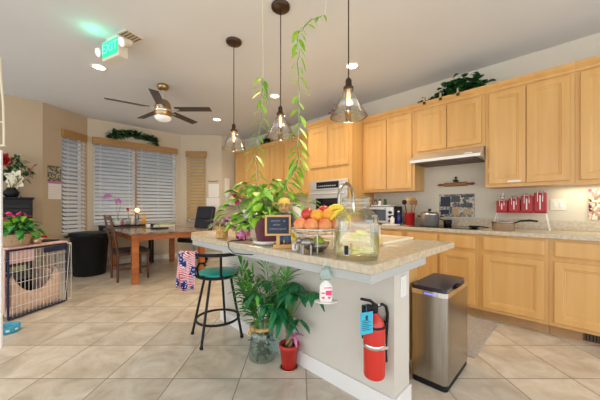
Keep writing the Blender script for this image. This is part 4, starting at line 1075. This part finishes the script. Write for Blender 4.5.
# far wall things on the short back wall beyond the bay
ang_b = aR
def onR(px, z): 
    s_ = along(px, P3, P4); d = (V(P4) - V(P3)).normalized(); q = V(P3) + d * s_; return (q.x, q.y, z)
def paper(lab, px0, px1, y0, y1, D=6.2, m_='paper'):
    a0, a1 = along(px0, P3, P4), along(px1, P3, P4); zc = lambda py: CAMZ + (207 - py) * D / FL
    o = MB().box(0, a1 - a0, -.006, -.001, 0, zc(y0) - zc(y1), .001).build('wall_paper_sheet', m_, None, onR(px0, zc(y1)), aR)
    return tag(o, lab, 'paper')
paper('upper white paper notice beside the tan blind', 208.5, 219, 183, 197)
paper('lower wide white paper notice beside the tan blind', 206.5, 219.5, 197.5, 213)
t = thing('decor_hooks', 'small dark scrolled hook above the white paper notices', 'hook', onR(213, CAMZ + 26.5 * 6.2 / FL), aR)
MB().tube([(-.11, -.02, .03), (-.08, -.02, -.01), (-.05, -.02, .02), (-.03, -.02, 0)], .008, 6).tube([(.11, -.02, .03), (.08, -.02, -.01), (.05, -.02, .02), (.03, -.02, 0)], .008, 6).build('scrolls', 'steel_dark', t)
MB().box(-.05, .05, -.012, 0, -.01, .01, .002).build('backplate', 'steel_dark', t)
yb = 5.88
def backu(px): r = (px - 300) / FL; return yb * (1 + r) / (1 - r)
zb = lambda px, py: CAMZ + (207 - py) * (backu(px) + yb) * .70711 / FL
t = thing('wall_phone', 'white wall phone on the back wall beside the far cabinets', 'phone', (backu(227), yb, zb(227, 196)))
MB().box(-.07, .05, -.04, 0, -.0, .42, .008).build('cradle', 'ceramic', t)
MB().box(-.04, .03, -.075, -.041, -.05, .18, .01).build('handset', 'plate', t)
t = thing('wall_box', 'white wall mounted message box below the wall phone', 'box', (backu(226), yb, zb(232, 207)))
MB().box(-.02, .26, -.05, 0, 0, .27, .008).build('case', 'ceramic', t)
MB().box(.02, .06, -.056, -.051, .12, .18).box(-.01, .25, -.056, -.051, .01, .03).build('dark_markings', 'steel_dark', t)

# ------------------------------------------------------------------ left side
# calendar
t = thing('wall_calendar', 'wall calendar with a bird photo beside the left bay window', 'calendar', (P1[0], P1[1], 0), aL)
c0_, c1_ = along(47.5, P1, P2), along(61, P1, P2)
D_ = 4.55; zz = lambda py: CAMZ + (207 - py) * D_ / FL
MB().box(c0_, c1_, -.006, -.001, zz(182), zz(165.5)).build('photo_page', 'photo', t)
MB().box(c0_, c1_, -.008, -.0065, zz(183.5), zz(181)).build('purple_band', 'lilac', t)
MB().box(c0_ + .01, c1_, -.006, -.001, zz(199), zz(183.5)).build('date_page', 'paper', t)
g = MB()
for i in range(5): g.box(c0_ + .02, c1_ - .01, -.0072, -.0062, zz(197 - i * 2.6), zz(197 - i * 2.6) + .002)
g.build('date_lines', 'steel_dark', t)
# black slatted cabinet
t = thing('black_cabinet', 'black slatted cabinet against the left wall carrying the flower vase', 'cabinet', (-.42, 5.78, 0), 0)
MB().box(-.30, .50, -.18, .20, 0, 1.27, .008).build('body', 'black', t)
g = MB()
for i in range(16): g.box(-.27, .47, -.194, -.182, .15 + i * .066, .15 + i * .066 + .05, .002)
g.build('slatted_front', 'blackmetal', t)
MB().box(-.32, .52, -.20, .21, 1.27, 1.295, .004).build('top', 'black', t)
# poinsettia vase
vz = Sp(14, 199, 4.15)
t = thing('flower_vase', 'vase of red and cream artificial flowers on the black cabinet', 'flowers', (-.14, 5.74, 1.296))
MB().lathe([(.05, 0), (.075, .02), (.09, .07), (.06, .11), (.045, .13), (.05, .14)], seg=20).build('vase', 'black', t)
def D3(px, py, D=4.02): return Sp(px, py, D) - V((-.14, 5.74, 1.296))
g = MB()
for c_ in ((18, 178), (6, 172), (22, 168)): g.tube([(0, 0, .12), D3(*c_)], .005, 6)
for px, py in ((33, 167), (34, 175), (28, 171)): g.tube([(0, 0, .12), D3(px, py)], .003, 5)
g.build('stems', 'bark', t)
g = MB(); c_ = D3(17, 180, 4.02)
for i in range(8):
    a_ = 2 * PI * i / 8 + .2; d = right * math.cos(a_) + V((0, 0, 1)) * math.sin(a_) - fwd * .25
    g.leaf(c_, d, .17 if i % 2 else .14, .095, .0, .2, up=-fwd)
for i in range(5):
    a_ = 2 * PI * i / 5; g.leaf(c_ - fwd * .02, right * math.cos(a_) + V((0, 0, 1)) * math.sin(a_) - fwd * .6, .07, .05, 0, .2, up=-fwd)
for i in range(5):
    a_ = 2 * PI * i / 5; g.leaf(D3(11, 193, 4.05), right * math.cos(a_) + V((0, 0, 1)) * math.sin(a_) * .4 - fwd * .3, .09, .05, 0, .2, up=-fwd)
g.build('cream_bloom', 'cream', t)
g = MB(); c_ = D3(5, 160, 4.0)
for k_ in range(3):
    for i in range(7):
        a_ = 2 * PI * i / 7 + k_ * .5; d = right * math.cos(a_) + V((0, 0, 1)) * math.sin(a_) - fwd * (.2 + .4 * k_)
        g.leaf(c_ - fwd * .01 * k_, d, .12 - .025 * k_, .08, 0, .2, up=-fwd)
g.build('red_bloom', 'crimson', t)
for px, py in ((35, 166), (31, 176), (29, 168)):
    g = MB()
    for i in range(5): g.leaf(D3(px, py), rdir(-1, 1), .045, .02, .1)
    g.build('red_bud', 'crimson', t)
g = MB()
for i in range(150):
    px, py = R.choice(((16, 160), (20, 165), (8, 172), (27, 172), (12, 168), (22, 176), (4, 178), (14, 194))); g.leaf(D3(px + R.uniform(-4, 4), py + R.uniform(-4, 4)), rdir(-.6, 1.2), .085, .034, .3)
g.build('leaves', 'leaf_dark', t)
g = MB()
for i in range(22): g.leaf(D3(R.uniform(12, 26), R.uniform(156, 172)), rdir(-.3, 1.2), .06, .03, .3)
g.build('pale_leaves', 'leaf_pale', t)

# pet crate draped in pink
a = V((-.12, 4.03, 0)); b = V((.40, 4.43, 0)); ang = math.atan2(.40, .52); Lc = .60
t = thing('pet_crate', 'white wire pet crate under a pink cover at the left edge', 'pet crate', a, ang)
HC = .73; DC = .58
def frame_tubes(mb, y, r):
    mb.tube([(0, y, .02), (0, y, HC - .02)], r, 8).tube([(Lc, y, .02), (Lc, y, HC - .02)], r, 8).tube([(0, y, .02), (Lc, y, .02)], r, 8).tube([(0, y, HC - .02), (Lc, y, HC - .02)], r, 8)
g = MB(); frame_tubes(g, 0, .009); g.build('front_frame', 'navy', t)
g = MB(); frame_tubes(g, DC, .008); g.build('rear_frame', 'navy', t)
g = MB()
for i in range(1, 16): g.tube([(Lc * i / 16, -.002, .02), (Lc * i / 16, -.002, HC - .03)], .0024, 5)
for z in (.13, .25, .37, .49, .61): g.tube([(0, -.005, z), (Lc, -.005, z)], .0028, 5)
g.build('front_wire_panel', 'wire', t)
for xx in (0, Lc):
    g = MB()
    for i in range(1, 9): g.tube([(xx, DC * i / 9, .02), (xx, DC * i / 9, HC - .03)], .0024, 5)
    for z in (.13, .25, .37, .49, .61): g.tube([(xx, 0, z), (xx, DC, z)], .0028, 5)
    g.build('side_wire_panel', 'wire', t)
g = MB()
for z in (.03, HC - .02): g.tube([(Lc + .045, -.02, z), (Lc + .045, .3, z)], .005, 6).tube([(Lc, -.02, z), (Lc + .045, -.02, z)], .005, 6)
for i in range(4): g.tube([(Lc + .045, -.02 + i * .09, .03), (Lc + .045, -.02 + i * .09, HC - .02)], .003, 6)
g.tube([(Lc + .03, -.02, HC - .02), (Lc - .03, -.02, .03)], .003, 6)
g.build('open_wire_door', 'wire', t)
g = MB().box(-.012, Lc + .012, -.02, DC + .02, HC - .004, HC + .012, .006)
g.box(-.018, -.006, .02, DC + .01, .10, HC, .004)
g.box(.012, Lc * .42, .01, .022, HC - .16, HC - .03, .004)
g.build('pink_cover', 'palepink', t)
MB().box(.55 * Lc, Lc - .02, -.018, -.008, HC - .09, HC - .03, .004).build('navy_flap', 'navy', t)
MB().box(.0, Lc, .0, DC, .005, .02, .003).build('tray', 'steel_dark', t)
MB().box(.03, Lc - .03, DC - .03, DC - .02, .03, HC - .03).build('back_drape', 'palepink', t)
# pet bed
t = thing('pet_bed', 'peach fleece pet bed with a dipped front inside the wire crate', 'pet bed', a + V((math.cos(ang) * Lc / 2 - math.sin(ang) * .28, math.sin(ang) * Lc / 2 + math.cos(ang) * .28, .021)), ang)
n_ = 24; rings = []
for i in range(n_ + 1):
    q = -1 + 2 * i / n_; x_ = .25 * q; top = .21 + .27 * abs(q) ** 2.4 - (.10 if abs(q) > .97 else 0)
    rings.append([(x_, -.22, 0), (x_, -.245, .05), (x_ * .98, -.25, top - .06), (x_ * .98, -.22, top), (x_ * .98, -.19, top - .02), (x_, -.16, .05), (x_, -.16, 0)])
MB().ring_sweep(rings).build('front_bolster', 'peachbed', t)
for s_ in (-1, 1): MB().box(s_ * .21 - .03, s_ * .21 + .03, -.155, .22, 0, .40, .025).build('side_bolster', 'peachbed', t)
MB().box(-.24, .24, .225, .265, 0, .45, .018).build('rear_bolster', 'peachbed', t)
MB().box(-.178, .178, -.155, .22, 0, .09, .02).build('cushion', 'palepink', t)
t = thing('pet_carrier', 'dark mesh pet carrier standing behind the pet bed rim', 'pet carrier', a + V((math.cos(ang) * Lc * .50 - math.sin(ang) * .34, math.sin(ang) * Lc * .50 + math.cos(ang) * .34, .115)), ang)
MB().box(-.15, .15, -.07, .07, 0, .46, .03).build('bag', 'black', t)
MB().box(-.12, .12, -.078, -.071, .22, .40).build('mesh_window', 'plaid', t)
MB().box(-.10, .06, -.084, -.0785, .33, .38).build('name_strip', 'leaf_pale', t)
# on crate
zt = HC + .0125
def crate_pt(x, y, z=0): return a + V((math.cos(ang) * x - math.sin(ang) * y, math.sin(ang) * x + math.cos(ang) * y, z))
t = thing('potted_anthurium', 'green leafy plant with pink flowers in a tan basket on the crate', 'plant', crate_pt(.17, .13, zt), ang)
MB().lathe([(.09, 0), (.10, .01), (.125, .12), (.13, .125), (.12, .125), (.09, .02)], seg=22).build('basket_pot', 'basket_tan', t)
g = MB()
for i in range(95):
    d = rdir(.0, 1.3); p = V((d.x * R.uniform(.02, .13), d.y * R.uniform(.02, .13), .12 + R.uniform(0, .09))); g.leaf(p, d, R.uniform(.09, .15), .06, .5)
g.build('leaves', 'leaf', t)
g = MB()
for i in range(22): g.leaf((R.uniform(-.1, .1), R.uniform(-.08, .05), R.uniform(.16, .22)), rdir(.0, 1.2), .09, .045, .4)
g.build('bright_leaves', 'leaf_bright', t)
for px in ((-.15, .22), (-.04, .26), (.05, .25), (.02, .16), (-.10, .26)):
    g = MB()
    for k_ in range(4): g.leaf((px[0], -.06, px[1]), rdir(-.2, 1), .05, .04, .1)
    g.build('pink_flower', 'magenta', t)
for o_ in [x for x in bpy.data.objects if x.parent == t and x.name.split('.')[0] != 'basket_pot']: o_.scale = (1.1, 1.05, 1.35); o_.location = (0, 0, -.03)
t = thing('candle_pot', 'small glowing candle in a copper brown pot on the crate', 'candle', crate_pt(.315, .07, zt))
MB().lathe([(.035, 0), (.045, .005), (.048, .07), (.043, .07), (.04, .02)], seg=18).build('pot', 'copper', t)
MB().lathe([(.004, .021), (.038, .022), (.038, .05), (.004, .055)], seg=14).build('candle', 'cream', t)
tag(MB().box(-.13, .13, -.10, .10, 0, .014, .003).build('folded_board', 'black', None, crate_pt(.48, .20, zt), ang), 'flat black board lying on the crate right of the plant', 'board')
t = thing('succulent_dish', 'dish of green succulents and red berries on the black board', 'plant', crate_pt(.45, .22, zt + .0145))
MB().lathe([(.04, 0), (.055, .01), (.075, .035), (.07, .035), (.04, .012)], seg=18).build('dish', 'ceramic', t)
g = MB()
for i in range(46): g.leaf((R.uniform(-.04, .04), R.uniform(-.04, .04), .03), rdir(.2, 1.3), R.uniform(.06, .12), .03, .3)
g.build('leaves', 'leaf_bright', t)
MB().ball((.05, -.04, .05), .02).ball((.07, -.01, .045), .018).build('berries', 'crimson', t)
# blue bowl on floor
t = thing('pet_bowl', 'turquoise pet bowl on the floor at the left edge', 'bowl', S(8, 2.55, 0))
MB().lathe([(.085, 0), (.09, .004), (.085, .055), (.078, .062), (.072, .055), (.06, .015)], seg=28).build('bowl_body', 'bluebowl', t)
g = MB()
for k_ in range(9):
    a_ = 2 * PI * k_ / 9; g.box(-.012, .012, -.0895, -.0865, .022, .038, 0, Matrix.Rotation(a_, 4, 'Z'))
g.build('white_marks', 'ceramic', t)

# round black trash can
t = thing('round_trash_can', 'large round black plastic trash can under the left bay window', 'trash can', (.79, 5.90, 0))
MB().lathe([(.215, 0), (.225, .01), (.27, .66), (.285, .665), (.285, .69), (.25, .69)], seg=36).build('can_body', 'black', t)
MB().lathe([(.292, .691), (.295, .70), (.28, .72), (.20, .73), (.001, .733)], seg=36, cap=False).build('lid', 'black', t)
for a_ in (math.radians(-75), math.radians(160)):
    MB().box(.285, .33, -.06, .06, .64, .665, .004, Matrix.Rotation(a_, 4, 'Z')).build('handle', 'black', t)

# ------------------------------------------------------------------ dining set
t = thing('dining_table', 'stone topped dining table with cherry wood legs under the ceiling fan', 'table', (0, 0, 0))
tx0, tx1, ty0, ty1 = 1.12, 2.25, 4.62, 6.10
MB().box(tx0 - .04, tx1 + .04, ty0 - .04, ty1 + .04, .735, .765, .008).build('tabletop', 'stonetop', t)
MB().box(tx0 + .02, tx1 - .02, ty0 + .03, ty0 + .055, .645, .734).box(tx0 + .02, tx1 - .02, ty1 - .055, ty1 - .03, .645, .734).box(tx0 + .03, tx0 + .055, ty0 + .056, ty1 - .056, .645, .734).box(tx1 - .055, tx1 - .03, ty0 + .056, ty1 - .056, .645, .734).build('apron', 'cherry', t)
for x in (tx0 + .045, tx1 - .045):
    for y in (ty0 + .045, ty1 - .045): MB().box(x - .045, x + .045, y - .045, y + .045, 0, .7345, .006).build('leg', 'cherry', t)
# wooden chair facing +x
t = thing('dining_chair', 'dark wooden dining chair with a black padded seat at the table', 'chair', (1.0, 4.93, 0))
for y in (0, .42):
    MB().tube([(.0, y, 0), (.0, y, .44), (-.02, y, .60), (-.10, y, 1.03)], [.020, .022, .022, .018], 4).build('rear_leg', 'walnut', t)
    MB().tube([(.42, y, 0), (.42, y, .42)], [.018, .022], 4).build('front_leg', 'walnut', t)
MB().box(.0, .44, -.02, .44, .40, .44, .004).build('seat_frame', 'walnut', t)
MB().box(.005, .445, -.018, .438, .4405, .48, .015).build('seat_cushion', 'leather', t)
g = MB()
for z_, dx in ((.98, -.088), (.84, -.064), (.70, -.038)): g.box(dx - .01, dx + .01, .01, .41, z_ - .03, z_ + .03, .004)
g.build('back_slat', 'walnut', t)
MB().box(.01, .41, -.008, .008, .18, .21).box(.01, .41, .412, .428, .18, .21).build('stretcher', 'walnut', t)
# console under the window
t = thing('console_table', 'narrow black console table under the centre bay window', 'table', (.98, 6.17, 0))
MB().box(0, .92, 0, .24, .77, .80, .004).build('console_top', 'black', t)
for x in (.03, .89):
    for y in (.03, .21): MB().box(x - .02, x + .02, y - .02, y + .02, 0, .7695).build('leg', 'black', t)
def orchid(loc, lab, seed):
    t = thing('potted_orchid', lab, 'plant', loc, -R45)
    MB().lathe([(.05, 0), (.055, .005), (.075, .13), (.07, .13), (.06, .11)], seg=18).build('pot', 'ceramic', t)
    g = MB()
    for i in range(7): a_ = i * .9; g.leaf((0, 0, .12), (math.cos(a_), math.sin(a_), .5), .17, .055, .6)
    g.build('leaves', 'leaf', t)
    st = MB().tube([(0, 0, .12), (-.02, 0, .36), (-.06, 0, .52), (-.14, 0, .58), (-.22, 0, .57)], .004, 6).tube([(0, 0, .12), (.04, 0, .32), (.06, 0, .42), (.05, 0, .47), (.0, 0, .48)], .004, 6).build('stems', 'bark', t)
    g = MB()
    for c_ in ((-.22, .57), (-.18, .59), (-.24, .54), (-.13, .57), (-.02, .48), (.03, .49), (.0, .45), (.06, .46), (-.16, .55)):
        for k_ in range(5): a_ = 2 * PI * k_ / 5 + seed; g.leaf((c_[0], -.01, c_[1]), (math.cos(a_), -.3, math.sin(a_)), .036, .032, 0, .2, up=(0, -1, 0))
    g.build('flowers', 'lilac', t)
orchid((1.27, 6.27, .8005), 'pink orchid in a white pot on the black console by the window', .4)
t = thing('glass_lamp', 'small glowing amber table lamp on the black console', 'lamp', (1.62, 6.32, .8005))
MB().lathe([(.045, 0), (.045, .01), (.015, .03), (.03, .10), (.035, .16), (.02, .22), (.012, .25)], seg=16).build('base', 'steel_dark', t)
MB().ball((0, 0, .29), .042).build('globe', 'amber', t)
t = thing('red_rose', 'dark red rose in a slim glass vase on the console', 'flowers', (1.44, 6.26, .8005))
MB().lathe([(.03, 0), (.035, .005), (.03, .10), (.018, .16), (.022, .18)], seg=14, cap=False).build('vase', 'jar', t)
MB().tube([(0, 0, .01), (.01, 0, .2), (.0, 0, .30)], .004, 6).build('stem', 'stem', t)
g = MB()
for i in range(18): g.leaf((0, 0, .31), rdir(-1, 1.4), .04, .035, .1)
g.build('bloom', 'crimson', t)
for x, m_, hh, lab in ((1.35, 'lilac', .12, 'small purple glass ornament on the console'), (1.53, 'ceramic', .15, 'white glass on the console beside the rose'), (1.74, 'orange', .17, 'orange candle jar at the right end of the console')):
    tag(MB().lathe([(.03, 0), (.04, .01), (.035, hh * .6), (.03, hh), (.02, hh)], seg=14).build('ornament_glass', m_, None, (x, 6.31, .8005)), lab, 'ornament')
# table clutter
tp = .7655
tag(MB().box(-.16, .16, -.11, .11, 0, .035, .004).build('magazine_stack', 'paper', None, (1.95, 5.75, tp), .3), 'stack of pale magazines at the far side of the dining table', 'magazines')
tag(MB().box(-.13, .13, -.09, .09, 0, .03, .004).build('book', 'leaf_pale', None, (1.95, 5.76, tp + .0355), .1), 'green covered book on top of the magazines', 'book')
tag(MB().box(-.12, .12, -.09, .09, 0, .02, .004).build('tablet', 'black', None, (1.72, 5.3, tp), .5), 'flat black folder lying on the dining table', 'folder')
tag(MB().lathe([(.03, 0), (.04, .005), (.04, .07), (.036, .07)], seg=16).build('mug', 'ceramic', None, (1.62, 5.62, tp)), 'white mug on the dining table left of the magazines', 'mug')
# office chair facing -x
t = thing('office_chair', 'black leather swivel office chair at the far end of the dining table', 'chair', (2.50, 5.62, 0), math.radians(205))
for i in range(5):
    a_ = 2 * PI * i / 5 + .3; lg = MB().tube([(0, 0, .10), (.28 * math.cos(a_), .28 * math.sin(a_), .065)], [.022, .014], 8).build('base_arm', 'black', t)
    MB().tube([(.28 * math.cos(a_) - .02, .28 * math.sin(a_), .03), (.28 * math.cos(a_) + .02, .28 * math.sin(a_), .03)], .029, 12).build('caster', 'black', lg)
MB().tube([(0, 0, .09), (0, 0, .42)], .025, 12).build('gas_column', 'steel_dark', t)
MB().box(-.22, .24, -.24, .24, .43, .53, .035).build('seat', 'leather', t)
mtx = Matrix.Translation((-.24, 0, .55)) @ Matrix.Rotation(math.radians(-14), 4, 'Y')
MB().box(-.05, .05, -.23, .23, 0, .64, .04, mtx).build('backrest', 'leather', t)
g = MB()
for i in range(2): g.box(.045, .065, -.17, .17, .08 + i * .27, .32 + i * .27, .009, mtx)
g.build('back_cushion', 'leather', t)
for s_ in (-1, 1): MB().tube([(-.15, s_ * .26, .48), (-.15, s_ * .28, .66), (.12, s_ * .28, .68), (.14, s_ * .27, .50)], .014, 8).build('armrest', 'black', t)

GROUPS = {'wall_cabinet': 'maple wall cabinets along the cooktop wall', 'base_cabinet': 'maple base cabinets along the cooktop wall',
          'recessed_light': 'recessed ceiling lights', 'window_blind': 'slatted blinds in the bay windows', 'canister': 'red canisters on the wire rack',
          'apple': 'apples in the fruit stand', 'peach': 'peaches in the fruit stand', 'orange': 'oranges in the fruit stand', 'banana': 'bananas in the fruit stand',
          'spice_jar': 'spice jars on the toaster oven', 'bottle': 'bottles beside the toaster oven', 'cooking_utensil': 'utensils in the red crock',
          'climbing_vine': 'vines climbing from the island', 'ornament_glass': 'ornaments on the console table', 'wall_paper_sheet': 'paper notices beside the tan blind'}
for o_ in bpy.data.objects:
    k_ = o_.name.split('.')[0]
    if o_.parent is None and k_ in GROUPS and 'category' in o_: o_['group'] = GROUPS[k_]
# ------------------------------------------------------------------ lights
def area(name, loc, target, sx, sy, e, col):
    l = bpy.data.lights.new(name, 'AREA'); l.shape = 'RECTANGLE'; l.size = sx; l.size_y = sy; l.energy = e; l.color = col
    o = bpy.data.objects.new(name, l); o.location = loc; o.rotation_euler = (V(target) - V(loc)).to_track_quat('-Z', 'Y').to_euler(); COL.objects.link(o); return o
# under-cabinet strip at the right
area('under_cabinet_light', (3.80, -.30, 1.36), (3.80, -.30, 0), .10, .8, 1.6, (1, .93, .62))
point('exit_glow_light', S2(-.72 * 2.72, 2.60, 2.76), .35, (.1, 1, .6), .05)

w = bpy.data.worlds.new('World'); SC.world = w; w.use_nodes = True
bg = w.node_tree.nodes['Background']; bg.inputs[0].default_value = (.94, .97, 1.0, 1); bg.inputs[1].default_value = 1.5

cam = bpy.data.cameras.new('Camera'); co = bpy.data.objects.new('Camera', cam); COL.objects.link(co)
co.location = (0, 0, CAMZ); co.rotation_euler = (PI / 2, 0, -R45)
cam.sensor_width = 36; cam.lens = FL / 600 * 36; cam.shift_y = 7 / 600; cam.clip_start = .05
SC.camera = co
SC.view_settings.view_transform = 'Standard'; SC.view_settings.look = 'None'; SC.view_settings.exposure = .62; SC.view_settings.gamma = 1
SC.cycles.max_bounces = 8; SC.cycles.transparent_max_bounces = 24
